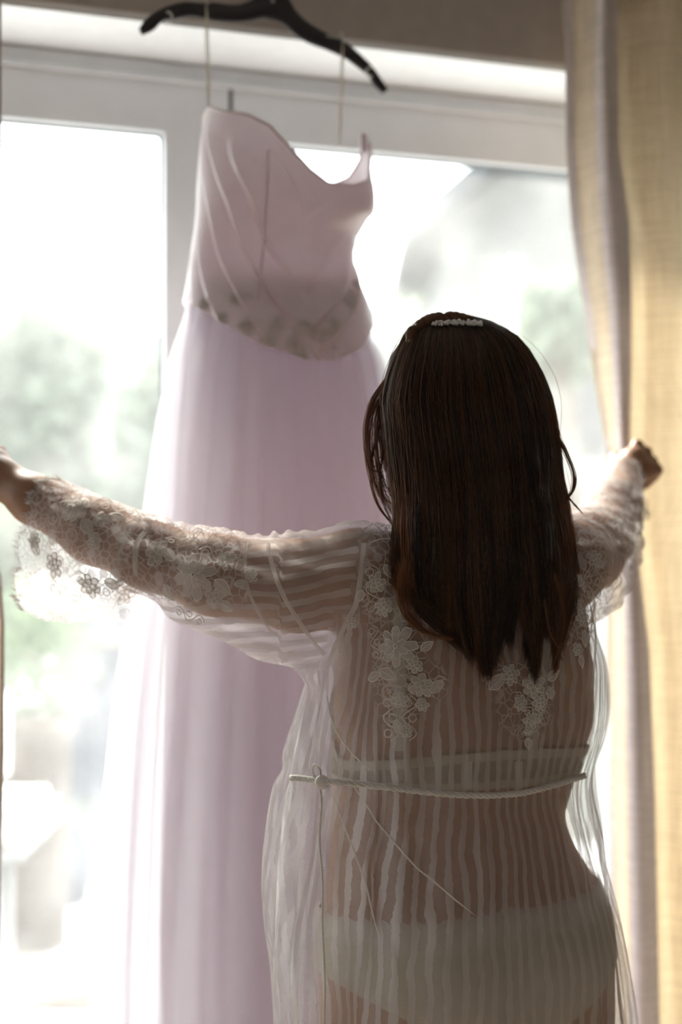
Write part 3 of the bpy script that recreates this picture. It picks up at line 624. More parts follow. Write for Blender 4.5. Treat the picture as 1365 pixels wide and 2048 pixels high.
def body_sdf(Pn, arms=True, head=True, legs=True):
    d = col_sdf(Pn, torsoC)
    for s in (-1, 1):
        d = smin(d, ell(Pn, (XC + s * .075, YB - .075, 1.245), (.055, .030, .085)), .04)       # shoulder blades
        d = smin(d, ell(Pn, (XC + s * .078, YB + .085, 1.19), (.062, .050, .060)), .03)        # bust
        d = smin(d, ell(Pn, (XC + s * .066, YB - .062, .845), (.080, .078, .090)), .04)        # seat
    d = d + .006 * np.exp(-((Pn[:, 0] - XC) / .014) ** 2) * (Pn[:, 1] < YB)                    # spine groove
    if legs:
        for a, b_, ra, rb, k in LEG: d = smin(d, rcone(Pn, a, b_, ra, rb), k)
    nb = A3(XC, YB - .004, 1.335)
    if head:
        d = smin(d, rcone(Pn, nb - A3(0, 0, .03), HC + A3(0, -.005, -.06), .060, .050), .045)
        d = smin(d, rcone(Pn, A3(XC - .03, YB - .01, 1.340), shL, .042, .046), .04); d = smin(d, rcone(Pn, A3(XC + .03, YB - .01, 1.340), shR, .042, .046), .04)
        hd = ell(Pn, HC + A3(0, 0, .012), (.072, .092, .098)); hd = smin(hd, ell(Pn, HC + A3(0, .030, -.045), (.053, .058, .066)), .04)
        hd = smin(hd, rcone(Pn, HC + A3(0, .086, .004), HC + A3(0, .106, -.030), .007, .012), .012)       # nose
        hd = smin(hd, ell(Pn, HC + A3(0, .086, -.058), (.022, .010, .009)), .010); hd = smin(hd, ell(Pn, HC + A3(0, .076, -.094), (.02, .016, .015)), .018)
        for s in (-1, 1):
            hd = np.maximum(hd, -ell(Pn, HC + A3(s * .031, .094, .002), (.016, .014, .010)))
            hd = smin(hd, ell(Pn, HC + A3(s * .073, .004, -.012), (.008, .018, .030)), .008)
        d = smin(d, hd, .02)
    if arms:
        for J, R in ((armL, rL), (armR, rR)):
            ad = None
            for i in range(len(J) - 1):
                q = rcone(Pn, J[i], J[i + 1], R[i], R[i + 1]); ad = q if ad is None else smin(ad, q, .02)
            d = smin(d, ad, .035)
        for fl in (fL, fR):
            fd = None
            for t_, a, b_, ra, rb in fl:
                q = rcone(Pn, a, b_, ra, rb); fd = q if fd is None else smin(fd, q, .010 if t_ == 'c' else .0022)
            d = smin(d, fd, .012)
    return d
def surface(fn, lo, hi, h, blk=5, margin=.035):
    lo = np.asarray(lo, float); n_ = np.ceil((np.asarray(hi) - lo) / h / blk).astype(int); N_ = n_ * blk + 1
    g = [lo[i] + h * (np.arange(n_[i]) * blk + blk / 2) for i in range(3)]
    C = np.stack(np.meshgrid(*g, indexing='ij'), -1).reshape(-1, 3); dc = np.concatenate([fn(C[i:i + 400000]) for i in range(0, len(C), 400000)])
    S = np.where(dc < 0, -1.0, 1.0).reshape(n_).astype(np.float32)
    G = np.ones(N_, np.float32); G[:-1, :-1, :-1] = np.repeat(np.repeat(np.repeat(S, blk, 0), blk, 1), blk, 2)
    near = np.argwhere((np.abs(dc) < margin + blk * h * .9).reshape(n_)); o = np.stack(np.meshgrid(*[np.arange(blk + 1)] * 3, indexing='ij'), -1).reshape(-1, 3)
    for i in range(0, len(near), 3000):
        idx = (near[i:i + 3000, None, :] * blk + o[None]).reshape(-1, 3); G[idx[:, 0], idx[:, 1], idx[:, 2]] = fn(lo + idx * h)
    cid = []; cpos = []; quads = []
    st = np.array([N_[1] * N_[2], N_[2], 1], np.int64)
    for ax in range(3):
        sl0 = [slice(None)] * 3; sl1 = [slice(None)] * 3; sl0[ax] = slice(0, -1); sl1[ax] = slice(1, None)
        a, b_ = G[tuple(sl0)], G[tuple(sl1)]; idx = np.argwhere((a < 0) != (b_ < 0)); o1, o2 = [k for k in range(3) if k != ax]
        idx = idx[(idx[:, o1] > 0) & (idx[:, o2] > 0) & (idx[:, o1] < N_[o1] - 1) & (idx[:, o2] < N_[o2] - 1)]
        va = a[idx[:, 0], idx[:, 1], idx[:, 2]]; vb = b_[idx[:, 0], idx[:, 1], idx[:, 2]]; pos = idx.astype(float); pos[:, ax] += va / (va - vb)
        base = idx @ st; q = []
        for d1, d2 in ((0, 0), (1, 0), (1, 1), (0, 1)):
            c = base - d1 * st[o1] - d2 * st[o2]; q.append(c); cid.append(c); cpos.append(pos)
        q = np.stack(q, 1); flip = (va < 0) == (ax != 1); q[flip] = q[flip][:, ::-1]; quads.append(q)
    cid = np.concatenate(cid); cpos = np.concatenate(cpos); quads = np.concatenate(quads)
    u, inv = np.unique(cid, return_inverse=True); cnt = np.bincount(inv); V = np.stack([np.bincount(inv, cpos[:, k]) / cnt for k in range(3)], 1) * h + lo
    F = np.searchsorted(u, quads)
    for _ in range(2):
        e = 1e-3; d = fn(V); g_ = np.stack([(fn(V + np.eye(3)[k] * e) - d) / e for k in range(3)], 1); nn = g_ / (np.sum(g_ ** 2, 1, keepdims=True) + .05); V = V - np.clip(nn * d[:, None], -.004, .004)
    return V, F
def vnormals(V, F):
    nf = np.cross(V[F[:, 2]] - V[F[:, 0]], V[F[:, -1]] - V[F[:, 1]]); Nn = np.zeros_like(V)
    for k in range(F.shape[1]): np.add.at(Nn, F[:, k], nf)
    return Nn / (np.linalg.norm(Nn, axis=1)[:, None] + 1e-12)
def tri(F): return np.vstack([F[:, [0, 1, 2]], F[:, [0, 2, 3]]]) if F.shape[1] == 4 else F
def clip(V, F, f, at=None):
    """keep f > 0, cutting triangles along f = 0"""
    F = tri(F); s = f > 0; k = s[F].sum(1); keep = F[k == 3].tolist(); V = list(map(np.array, V)); at = {a: list(b_) for a, b_ in (at or {}).items()}; cache = {}
    def cut(i, j):
        key = (min(i, j), max(i, j))
        if key not in cache:
            t = f[i] / (f[i] - f[j]); cache[key] = len(V); V.append(V[i] * (1 - t) + V[j] * t)
            for a in at: at[a].append(at[a][i] * (1 - t) + at[a][j] * t)
        return cache[key]
    for t_ in F[(k == 1) | (k == 2)]:
        a, b_, c = t_
        for _ in range(3):
            if (s[a] and not s[b_] and not s[c]) or (not s[a] and s[b_] and s[c]): break
            a, b_, c = b_, c, a
        ab, ac = cut(a, b_), cut(a, c)
        if s[a]: keep.append([a, ab, ac])
        else: keep += [[ab, b_, c], [ab, c, ac]]
    V = np.array(V); K_ = np.array(keep); used = np.unique(K_); rm = np.full(len(V), -1); rm[used] = np.arange(len(used))
    return V[used], rm[K_], {a: np.array(b_)[used] for a, b_ in at.items()}
woman = root('person', (XC, YB, 0), 'long haired brunette in a sheer lace robe seen from behind, arms spread to both curtains', 'person')
BV, BF = surface(body_sdf, (0.02, 1.42, 0.005), (1.42, 2.28, 1.69), .0045)
mesh_obj('body', BV, BF, M['skin'], woman)
print('body', len(BV))
for s in (-1, 1):
    c = HC + A3(s * .031, .076, .002); e = MB(); e.ball(c, .0115, 10); eo = e.build('eye', M['eye'], woman)
    MB().ball(c + A3(0, .0085, 0), (.005, .0042, .005), 8).build('iris', M['iris'], eo)
    MB().tube([HC + A3(s * (.016 + .028 * f), .089 - .010 * f, .020 + .006 * math.sin(f * 3)) for f in np.linspace(0, 1, 8)], .002, 6).build('eyebrow', M['iris'], woman)
MB().tube([HC + A3(x, .0945 - 8 * x * x, -.058 + .001 * math.cos(x * 300)) for x in np.linspace(-.020, .020, 9)], [.001, .002, .003, .0036, .0036, .0036, .003, .002, .001], 8).build('lips', M['lip'], woman)
# underwear: cut from the body surface and lifted off it
BN = vnormals(BV, BF); sgn = 1 if np.mean(np.sum(BN * (BV - A3(XC, YB, 1.0)) * A3(1, 1, 0), 1)) > 0 else -1; BN *= sgn
bx, by, bd = proj(BV)
tors = (np.abs(BV[:, 0] - XC) < .235) & (np.abs(BV[:, 1] - YB) < .2)
zt_ = lambda py: CZ + (1024 - py) / FPX * 1.70
def shell(name, f, off, mat, par):
    f = np.where(tors, f, -1.0); v, t_, _ = clip(BV + BN * off, BF, f); return mesh_obj(name, v, t_, mat, par)
bra = root('bra', (XC, YB, 1.1), parent=woman)
fr = ss(-.02, .06, BV[:, 1] - YB)
tp = zt_(1508) - .55 * (BV[:, 0] - XC) ** 2 + fr * .085; bo = zt_(1588) + 0 * BV[:, 0] 
shell('bra_band', np.minimum(tp - BV[:, 2], BV[:, 2] - bo), .0035, M['brasheer'], bra)
shell('bra_trim', np.minimum(tp - BV[:, 2], BV[:, 2] - tp + .012), .0046, M['bra'], bra)
shell('bra_trim', np.minimum(bo + .010 - BV[:, 2], BV[:, 2] - bo), .0046, M['bra'], bra)
bvh_body = BVHTree.FromPolygons([tuple(v) for v in BV], BF.tolist())
def ribbon_on(name, pts, wd, off, mat, par, bvh, n_=40, thick=.0012):
    """flat band laid over a surface through photograph pixels"""
    P_ = []; Nn = []
    for p in spline(pts, n_):
        hit, nn = cam_hit(bvh, p[0], p[1])
        if hit is None: continue
        P_.append(A3(*hit)); Nn.append(A3(*nn))
    P_ = np.array(P_); Nn = np.array(Nn)
    for _ in range(3): P_[1:-1] = (P_[:-2] + P_[1:-1] * 2 + P_[2:]) / 4; Nn[1:-1] = (Nn[:-2] + Nn[1:-1] * 2 + Nn[2:]) / 4
    T_ = np.gradient(P_, axis=0); T_ /= np.linalg.norm(T_, axis=1)[:, None]; S_ = np.cross(T_, Nn); S_ /= np.linalg.norm(S_, axis=1)[:, None]
    V = []
    for i in range(len(P_)):
        for a, b_ in ((-1, .0), (-.6, 1), (.6, 1), (1, 0)): V.append(P_[i] + S_[i] * a * wd / 2 + Nn[i] * (off + b_ * thick))
    return mesh_obj(name, V, grid_faces(4, len(P_)), mat, par)
ribbon_on('bra_strap', [(802, 1130), (802, 1200), (803, 1280), (802, 1360), (800, 1440), (802, 1500)], .017, .004, M['bra'], bra, bvh_body)
ribbon_on('bra_strap', [(1098, 1120), (1095, 1200), (1090, 1280), (1080, 1360), (1070, 1440), (1060, 1500)], .017, .004, M['bra'], bra, bvh_body)
for px in (935, 1035): ribbon_on('bra_clasp', [(px, 1520), (px, 1548), (px, 1575)], .010, .0050, M['cord'], bra, bvh_body, 8)
pan = root('briefs', (XC, YB, .95), parent=woman)
zl = zt_(1846) + .05 * (BV[:, 0] - XC); up_ = zl - BV[:, 2]
legc = np.abs(BV[:, 0] - XC); low = BV[:, 2] - (zt_(2085) + .46 * np.clip(legc - .055, 0, 1)); 
shell('briefs_fabric', np.minimum(up_, low), .004, M['bra'], pan)
shell('lace_waistband', np.minimum(up_ + .006 + .002 * np.sin(BV[:, 0] * 400), (BV[:, 2] - zl) + .022), .0062, M['lacefill'], pan)

# ------------------------------------------------------------------ the robe
drapeC = column([(1225, 700, 1150, .085, 0), (1290, 662, 1176, .118, .006), (1340, 638, 1192, .130, .008), (1420, 616, 1197, .133, .008), (1500, 596, 1190, .130, .010), (1560, 582, 1172, .122, .010), (1600, 574, 1174, .126, .010), (1700, 560, 1186, .140, .004), (1850, 556, 1204, .150, .0), (2048, 572, 1236, .160, 0), (2300, 575, 1262, .17, 0), (3050, 560, 1300, .18, 0)], YB)
def folds(ph, z):
    side = ss(.75, 1.45, np.abs(ph)); low = ss(1.20, .90, z)
    f = (.0045 + .0085 * side * (.5 + .5 * low)) * (np.sin(ph * 19 + 2.2 * vnoise(z * 5 + 3, 4) + vnoise(ph * 3 + 9, 6) * 2) * .7 + .6 * vnoise(ph * 11 + 30 + z * 1.2, 8))
    diag = .0055 * np.exp(-((ph + .62 + (z - 1.02) * 1.9) / .045) ** 2) * ss(.86, .95, z) * ss(1.10, 1.03, z) + .005 * np.exp(-((ph + .95 + (z - 1.02) * 1.6) / .045) ** 2) * ss(.80, .9, z) * ss(1.10, 1.03, z)
    return f * ss(1.30, 1.15, z) * (1 - .5 * np.exp(-((z - 1.075) / .012) ** 2)) + diag
def arm_d(Pn, J, R):
    ad = None
    for i in range(len(J) - 1):
        q = rcone(Pn, J[i], J[i + 1], R[i], R[i + 1]); ad = q if ad is None else smin(ad, q, .02)
    return ad
sagL = [(P(655, 1262, 1.79), P(540, 1222, 1.815), .052, .048), (P(540, 1222, 1.815), P(400, 1172, 1.84), .048, .044)]
sagR = [(P(1180, 1165, 1.95), P(1215, 1110, 2.12), .045, .040)]
def robe_sdf(Pn):
    t_ = body_sdf(Pn, arms=False, head=False, legs=False)
    t_ = smin(t_, rcone(Pn, A3(XC - .03, YB - .01, 1.340), shL, .042, .046), .04); t_ = smin(t_, rcone(Pn, A3(XC + .03, YB - .01, 1.340), shR, .042, .046), .04)
    t_ = smin(t_, col_sdf(Pn, drapeC, folds), .02)
    a = smin(arm_d(Pn, armL[:5], rL[:5]), arm_d(Pn, armR, rR), .01)
    for p, q, ra, rb in sagL + sagR: a = smin(a, rcone(Pn, p, q, ra, rb), .03)
    # gathers that pucker along the top of the sleeves
    puck = .0032 * np.sin(Pn[:, 0] * 330 + 1.5 * np.sin(Pn[:, 1] * 60)) * ss(1.345, 1.385, Pn[:, 2]) + .002 * np.sin(Pn[:, 2] * 210 + Pn[:, 0] * 60)
    return smin(t_, a - puck, .035) - .0075
RV, RF = surface(robe_sdf, (0.20, 1.44, 0.30), (1.36, 2.16, 1.47), .0055)
rx, ry, rd = proj(RV)
nbk = np.linalg.norm((RV - A3(XC, YB + .015, 1.37))[:, :2], axis=1)
# hem, neckline, front opening and the elbow seam where the cuff is sewn on
keep = np.minimum.reduce([RV[:, 2] - .34, np.where(RV[:, 2] > 1.33, nbk - .082, 1.0)])
fo = np.where((RV[:, 1] > YB + .03), np.abs(RV[:, 0] - XC) - (.045 + .06 * ss(1.2, .6, RV[:, 2])), 1.0); keep = np.minimum(keep, fo)
axL = armL[4] - armL[2]; axL /= np.linalg.norm(axL); eL = P(272, 1100, 1.867)
axR = armR[4] - armR[3]; axR /= np.linalg.norm(axR); eR = P(1232, 1012, 2.255)
nearL = RV[:, 0] < XC - .2; nearR = (RV[:, 0] > XC + .15) & (RV[:, 1] > YB + .2)
keep = np.where(nearL, np.minimum(keep, -((RV - eL) @ axL)), keep); keep = np.where(nearR, np.minimum(keep, -((RV - eR) @ axR)), keep)
# stripe coordinate
ph = np.arctan2(RV[:, 0] - XC, -(RV[:, 1] - YB - .01)); Rm = .178
su = (ph + .7 * np.sign(ph) * np.clip(np.abs(ph) - .85, 0, 9)) * Rm / .0182; sn = ph * Rm
slv = (rx < 722 - (ry - 1090) * .10) & (ry < 1340) & (RV[:, 0] < XC - .13) & ((ry < 1225) | (rx < 722 - (ry - 1090) * .33))
slR = (RV[:, 0] > XC + .20) & (RV[:, 1] > YB + .01)
dz = RV[:, 2] - armL[1][2]
slope = np.where(rx > 560, .20, .03)
su = np.where(slv, (RV[:, 2] - slope * (RV @ RT)) / .0165, su); su = np.where(slR, (RV[:, 2] + .3 * RV[:, 1]) / .0165, su); sn = np.where(slv, RV @ RT, sn)
# lace areas
g = lambda cx, cy, w_, h_: np.clip(1.35 - (((rx - cx) / w_) ** 2 + ((ry - cy) / h_) ** 2), 0, .35) / .35
lm = np.maximum.reduce([np.where(slv, ss(500, 488, rx) * ss(1215, 1195, ry + (rx - 380) * .0), 0) if True else 0, g(775, 1180, 48, 130), g(800, 1330, 52, 130), g(865, 1365, 30, 40), g(1050, 1400, 55, 75), g(950, 1150, 210, 75), g(1160, 1170, 60, 120), g(990, 1345, 30, 26)])
lm = np.where(rd > 1.95, np.where(slR | (RV[:, 1] > YB + .2), .9, lm * 0), lm); lm = np.where((RV[:, 1] > YB) & ~slv & ~slR, 0, lm)
robe = root('robe', (XC, YB, .34), parent=woman)
rv_, rf_, ra_ = clip(RV, RF, keep, dict(su=su, sn=sn, lm=lm))
mesh_obj('robe_fabric', rv_, rf_, M['robe'], robe, attrs=ra_)
print('robe', len(rv_))
bvh_r = BVHTree.FromPolygons([tuple(v) for v in rv_], rf_.tolist())
# bell cuffs of lace: a wide sleeve end that lies on the forearm and hangs below it
def bell(axis, radii, drop, name, ends, seed=1, side=0.0):
    nu, nv = 150, 90; ax = spline(axis, nv); rr = np.interp(np.linspace(0, 1, nv), np.linspace(0, 1, len(radii)), radii); dp = np.interp(np.linspace(0, 1, nv), np.linspace(0, 1, len(drop)), drop)
    T_ = np.gradient(ax, axis=0); T_ /= np.linalg.norm(T_, axis=1)[:, None]; V = np.zeros((nv, nu, 3)); ph = np.linspace(0, 2 * math.pi, nu, endpoint=False)
    for i in range(nv):
        t_ = T_[i]; u = A3(0, 0, 1) - t_ * t_[2]; u /= np.linalg.norm(u); s_ = np.cross(t_, u); f = i / (nv - 1)
        c, s = np.cos(ph), np.sin(ph); r = rr[i] + .0018 * np.sin(ph * 9 + f * 7) * f + .0012 * vnoise(ph * 6 + f * 9, seed)
        down = np.clip(-c, 0, 1) ** 1.2
        ext = np.zeros(nu)
        if i > nv * .9: pass
        # scalloped end: push the last rows along the axis
        sc_ = ends * ss(.80, 1, f) * (.5 + .5 * np.abs(np.sin(ph * 7))) * (1 + .6 * down)
        V[i] = ax[i] + np.outer(r * c, u) + np.outer(r * s * (1 - .35 * down), s_) - np.outer(dp[i] * down * (1 + .06 * np.sin(ph * 13 + f * 5)), A3(0, 0, 1)) + np.outer(sc_, t_) + np.outer(dp[i] * down * side, RT)
    sn_ = np.broadcast_to(np.linspace(0, .25, nv)[:, None], (nv, nu)).ravel(); Vf = V.reshape(-1, 3)
    o = mesh_obj(name, Vf, grid_faces(nu, nv, True), M['cuff'], robe, attrs=dict(su=sn_ * 40, sn=sn_, lm=np.ones(nu * nv)))
    # eyelash fringe
    fr = MB(); rr_ = random.Random(seed)
    for j in range(0, nu):
        for _ in range(3):
            p = V[-1, j] + (V[-1, (j + 1) % nu] - V[-1, j]) * rr_.random(); d = T_[-1] * rr_.uniform(.005, .014) + A3(rr_.uniform(-.002, .002), rr_.uniform(-.002, .002), rr_.uniform(-.003, .002))
            fr.tube([p - d * .2, p + d * .5, p + d + A3(0, 0, rr_.uniform(-.002, .001))], [.0005, .0004, .00015], 3, False)
    tag(fr.build('fringe', M['lacecord'], robe), kind='stuff')
    return V
cuL = bell([P(285, 1106, 1.863), P(190, 1064, 1.89), P(145, 1040, 1.91), P(112, 1022, 1.925)], [.052, .048, .044, .042], [.040, .075, .092, .098], 'sleeve_cuff', .018, 3, -.22)
cuR = bell([P(1226, 1030, 2.22), P(1236, 990, 2.29), P(1243, 962, 2.335)], [.047, .041, .037], [.05, .075, .07], 'sleeve_cuff', .006, 5, .15)
bvh_c = BVHTree.FromPolygons([tuple(v) for v in cuL.reshape(-1, 3)], grid_faces(150, 90, True))
# seams piped on the sleeve and yoke
def seam_on(pts, bvh, r=.0016, name='seam', lift=.001, par=None, mat=None, n_=50):
    P_ = []
    for p in spline(pts, n_):
        hit, nn = cam_hit(bvh, p[0], p[1])
        if hit is not None: P_.append(A3(*(hit + nn * lift)))
    P_ = np.array(P_)
    for _ in range(2): P_[1:-1] = (P_[:-2] + P_[1:-1] * 2 + P_[2:]) / 4
    MB().tube(P_, r * np.minimum(1, np.minimum(np.linspace(0, 5, len(P_)), np.linspace(5, 0, len(P_))) + .1) if name == 'fold_edge' else r, 7).build(name, mat or M['lacecord'], par or robe)
    return P_
ribbon_on('seam', [(728, 1088), (722, 1150), (712, 1210), (690, 1250), (664, 1310), (650, 1340)], .0065, .0006, M['lacefill'], robe, bvh_r)
ribbon_on('seam', [(536, 1088), (545, 1130), (562, 1180), (590, 1230), (625, 1280), (650, 1310)], .0055, .0006, M['lacefill'], robe, bvh_r)
ribbon_on('seam', [(494, 1085), (490, 1130), (496, 1175), (515, 1220), (545, 1265)], .0045, .0006, M['lacefill'], robe, bvh_r)
ribbon_on('seam', [(290, 1065), (276, 1085), (270, 1120), (272, 1150)], .0065, .0006, M['lacefill'], robe, bvh_r)
ribbon_on('seam', [(1186, 1180), (1190, 1240), (1190, 1300), (1184, 1380)], .0055, .0006, M['lacefill'], robe, bvh_r)
for pts in ([(735, 1090), (760, 1080), (790, 1078), (806, 1078)], [(700, 1560), (760, 1650), (830, 1730), (900, 1790), (952, 1832)], [(668, 1590), (700, 1680), (735, 1780), (760, 1880)], [(652, 1380), (668, 1450), (700, 1500), (740, 1540)]):
    seam_on(pts, bvh_r, .0011, 'fold_edge')
# tie cord around the back: two plied strands and a knot at the left
cord = root('tie_cord', (XC, YB, 1.08), parent=None) if False else None
tie_px = [(586, 1556), (615, 1558), (650, 1562), (700, 1566), (780, 1574), (850, 1583), (930, 1589), (1000, 1589), (1050, 1583), (1100, 1570), (1140, 1558), (1166, 1549)]
base = []
for p in spline(tie_px, 130):
    hit, nn = cam_hit(bvh_r, p[0], p[1])
    if hit is not None: base.append(A3(*(hit + nn * .0035)))
base = np.array(base)
for _ in range(6): base[1:-1] = (base[:-2] + base[1:-1] * 2 + base[2:]) / 4
for k in range(3):
    a = np.linspace(0, 120, len(base)) + k * 2.094; q = base + np.outer(np.cos(a) * .0022, A3(0, 0, 1)) + np.outer(np.sin(a) * .0018, A3(0, -1, 0)); MB().tube(q, .0021, 7).build('tie_cord', M['cord'], robe)
kp = A3(*(cam_hit(bvh_r, 640, 1562)[0])) + A3(0, -.008, 0)
mb = MB(); mb.ball(kp, (.009, .006, .009), 8); mb.build('tie_knot', M['cord'], robe)
for pts in ([(640, 1562), (648, 1600), (644, 1680), (650, 1760), (648, 1850), (652, 1960), (650, 2090)], [(636, 1562), (612, 1556), (590, 1553)], [(640, 1560), (630, 1545), (634, 1528), (646, 1542), (642, 1558)]):
    seam_on(pts, bvh_r, .0015, 'tie_end', .004, None, M['cord'], 40)
# lace flowers, leaves and scrolls sewn on the net
def put(kind, px, py, rpx, rot=0.0, seed=0, bvh=None, name=None):
    bvh = bvh or bvh_r; hit, nn = cam_hit(bvh, px, py)
    if hit is None: return
    D = (hit - Vector((0, 0, CZ))).length; R = rpx / FPX * D; mb = MB(); pl = surf_place(bvh, hit, nn)
    if kind == 'f': motif(mb, pl, R, 8 if R > .02 else 6, 2, rot, .0008, seed); nm = 'lace_flower'
    elif kind == 'l': leaf(mb, pl, R, R * .28, rot); nm = 'lace_leaf'
    else: scroll(mb, pl, R, rot, 3); nm = 'lace_scroll'
    mb.build(nm, [M['lacefill'], M['lacecord']], robe)
sleeve = [('f', 388, 1150, 46, .2), ('f', 316, 1106, 26, 1), ('f', 432, 1196, 22, .4), ('l', 430, 1160, 44, -.7), ('l', 352, 1120, 40, 2.6), ('l', 330, 1170, 34, -1.0), ('s', 330, 1080, 70, -.25), ('s', 400, 1100, 80, -.2), ('f', 452, 1120, 20, .5), ('l', 470, 1170, 26, .3),
          ('f', 505, 1150, 14, .3), ('s', 350, 1215, 70, -.5), ('l', 440, 1205, 34, -.5)]
back = [('f', 793, 1292, 44, .1), ('f', 752, 1165, 20, .2), ('l', 770, 1130, 34, -1.2), ('f', 770, 1215, 20, .8), ('s', 742, 1130, 90, -1.5), ('l', 738, 1360, 34, .5), ('l', 760, 1340, 40, -.4), ('f', 842, 1372, 24, .3), ('s', 815, 1380, 80, .25), ('s', 780, 1390, 90, -1.5), ('s', 822, 1390, 90, -1.6), ('l', 790, 1440, 30, -1.2), ('f', 800, 1400, 17, .2), ('l', 862, 1385, 36, .8), ('f', 845, 1410, 14, 0),
        ('f', 705, 1245, 14, .1), ('s', 745, 1250, 70, -1.3), ('f', 812, 1462, 13, .1), ('l', 725, 1180, 26, -1.9), ('f', 830, 1330, 17, .4), ('l', 842, 1300, 30, .6),
        ('l', 978, 1378, 46, .7), ('f', 1022, 1350, 20, .2), ('f', 1068, 1372, 24, .6), ('f', 1040, 1408, 17, .1), ('f', 1080, 1405, 18, .1), ('f', 1062, 1440, 17, 1), ('l', 1055, 1475, 24, -1.4), ('l', 1095, 1360, 36, .5), ('f', 1056, 1462, 10, 1), ('s', 1030, 1385, 60, -.9), ('s', 1090, 1385, 60, -1.9), ('f', 1100, 1385, 14, 1),
        ('f', 1105, 1225, 28, .4), ('f', 1165, 1235, 20, .1), ('l', 1168, 1260, 34, -1.5), ('f', 1160, 1160, 26, .3), ('f', 1190, 1120, 20, .5), ('l', 1150, 1200, 30, -1), ('s', 1165, 1120, 80, -1.4), ('s', 1200, 1150, 80, -1.6), ('f', 1135, 1120, 20, .5), ('f', 890, 1215, 26, 0), ('f', 1155, 1300, 14, 0), ('l', 1160, 1310, 26, -1.4)]
for i, (k, x, y, r, a) in enumerate(sleeve + back): put(k, x, y, r, a, i)
for i, (k, x, y, r, a) in enumerate([('f', 150, 1016, 32, .2), ('f', 205, 1042, 18, .9), ('l', 165, 1040, 44, -.8), ('l', 220, 1030, 36, -.4), ('l', 240, 1060, 34, -1.1), ('f', 190, 1082, 17, .2), ('s', 100, 1000, 70, -.5), ('s', 200, 1010, 80, -.35), ('f', 110, 1130, 26, .2), ('f', 180, 1170, 28, .6), ('l', 80, 1110, 36, 2.2), ('s', 150, 1150, 90, -.4), ('f', 250, 1190, 24, .1), ('l', 210, 1160, 38, -.4), ('s', 100, 1165, 80, -.4), ('f', 70, 1080, 16, 0), ('f', 265, 1140, 15, .4)]): put(k, x, y, r, a, i + 70, bvh_c)

# ------------------------------------------------------------------ hair
hairE = root('hair', HC, parent=woman)
outl = np.array([(627, 868, 925), (632, 852, 950), (645, 832, 990), (670, 815, 1028), (700, 801, 1052), (750, 784, 1078), (800, 774, 1096), (850, 777, 1107), (900, 783, 1115), (950, 788, 1121), (1000, 793, 1127), (1050, 793, 1132), (1100, 795, 1138), (1150, 795, 1142), (1200, 798, 1140), (1250, 804, 1139), (1300, 812, 1137), (1345, 820, 1134)], float)
Lx = lambda y: np.interp(y, outl[:, 0], outl[:, 1]); Rx = lambda y: np.interp(y, outl[:, 0], outl[:, 2])
def near_y(s, y):
    """world y of the outer hair surface for side s in -1..1 at photograph height y"""
    t_ = np.clip((y - 815) / 190.0, -1, 1)
    hb_ = HC[1] - .118 * np.sqrt(np.clip(1 - np.minimum(t_, 0) ** 2, 0, 1)) * np.sqrt(np.clip(1 - .80 * s * s, 0, 1))
    hb_ = hb_ - .0 * s
    lb = YB - .138 - .004 + .055 * s * s + .03 * np.abs(s) ** 4                 # lying on the back
    k = ss(900, 1120, y); return hb_ * (1 - k) + lb * k
TX = np.arange(700, 1241, 12.0); TY = np.arange(1000, 1381, 12.0); TAB = np.full((len(TX), len(TY)), 9.0)
for i_, x_ in enumerate(TX):
    for j_, y_ in enumerate(TY):
        h_, n_n = cam_hit(bvh_r, x_, y_)
        if h_ is not None: TAB[i_, j_] = h_[1]
def back_y(px, y):
    a = np.clip((px - TX[0]) / 12.0, 0, len(TX) - 1.001); b = np.clip((y - TY[0]) / 12.0, 0, len(TY) - 1.001); i = a.astype(int); j = b.astype(int); fa = a - i; fb = b - j
    v = TAB[i, j] * (1 - fa) * (1 - fb) + TAB[i + 1, j] * fa * (1 - fb) + TAB[i, j + 1] * (1 - fa) * fb + TAB[i + 1, j + 1] * fa * fb
    return np.where(y < TY[0], 9.0, v)
def hair_pt(s, y, inn, dx=0.0):
    px = (Lx(y) + Rx(y)) / 2 + s * (Rx(y) - Lx(y)) / 2 + dx; yy = near_y(s, y) + inn
    px, yy, y = np.broadcast_arrays(np.asarray(px, float), yy, np.asarray(y, float))
    yy = np.minimum(yy, back_y(px, y) - .007 + .55 * np.clip(inn, -.01, .010))
    D = DY(px, yy); X = (px - 682.5) / FPX * D
    return np.stack([FW[0] * D + RT[0] * X, FW[1] * D + RT[1] * X, CZ + (1024 - y) / FPX * D], -1)
# opaque mass under the strands
nu, nv = 60, 70; ys = 630 + (1190 - 630) * np.linspace(0, 1, nv) ** 1.4; ss_ = np.linspace(-.95, .95, nu // 2); rows = []
for y in ys:
    thick = np.interp(y, [630, 680, 950, 1050, 1235], [.04, .13, .12, .03, .008]) * np.interp(y, [640, 700], [.3, 1])
    shr = np.interp(y, [630, 900, 1150, 1235], [.9, .93, .84, .5]); a = hair_pt(ss_ * shr, np.full(nu // 2, y), .010); b_ = a[::-1].copy(); pr_ = np.sqrt(np.clip(1 - (ss_[::-1] * .95) ** 2, 0, 1)); b_[:, 1] += .003 + thick * pr_; rows.append(np.vstack([a, b_]))
V = np.array(rows); Fh = grid_faces(nu, nv, True) + [tuple(range(nu)), tuple((nv - 1) * nu + j for j in range(nu))]
mesh_obj('hair_mass', V.reshape(-1, 3), Fh, M['hair'], hairE, attrs=dict(hv=np.full(nu * nv, .05)))
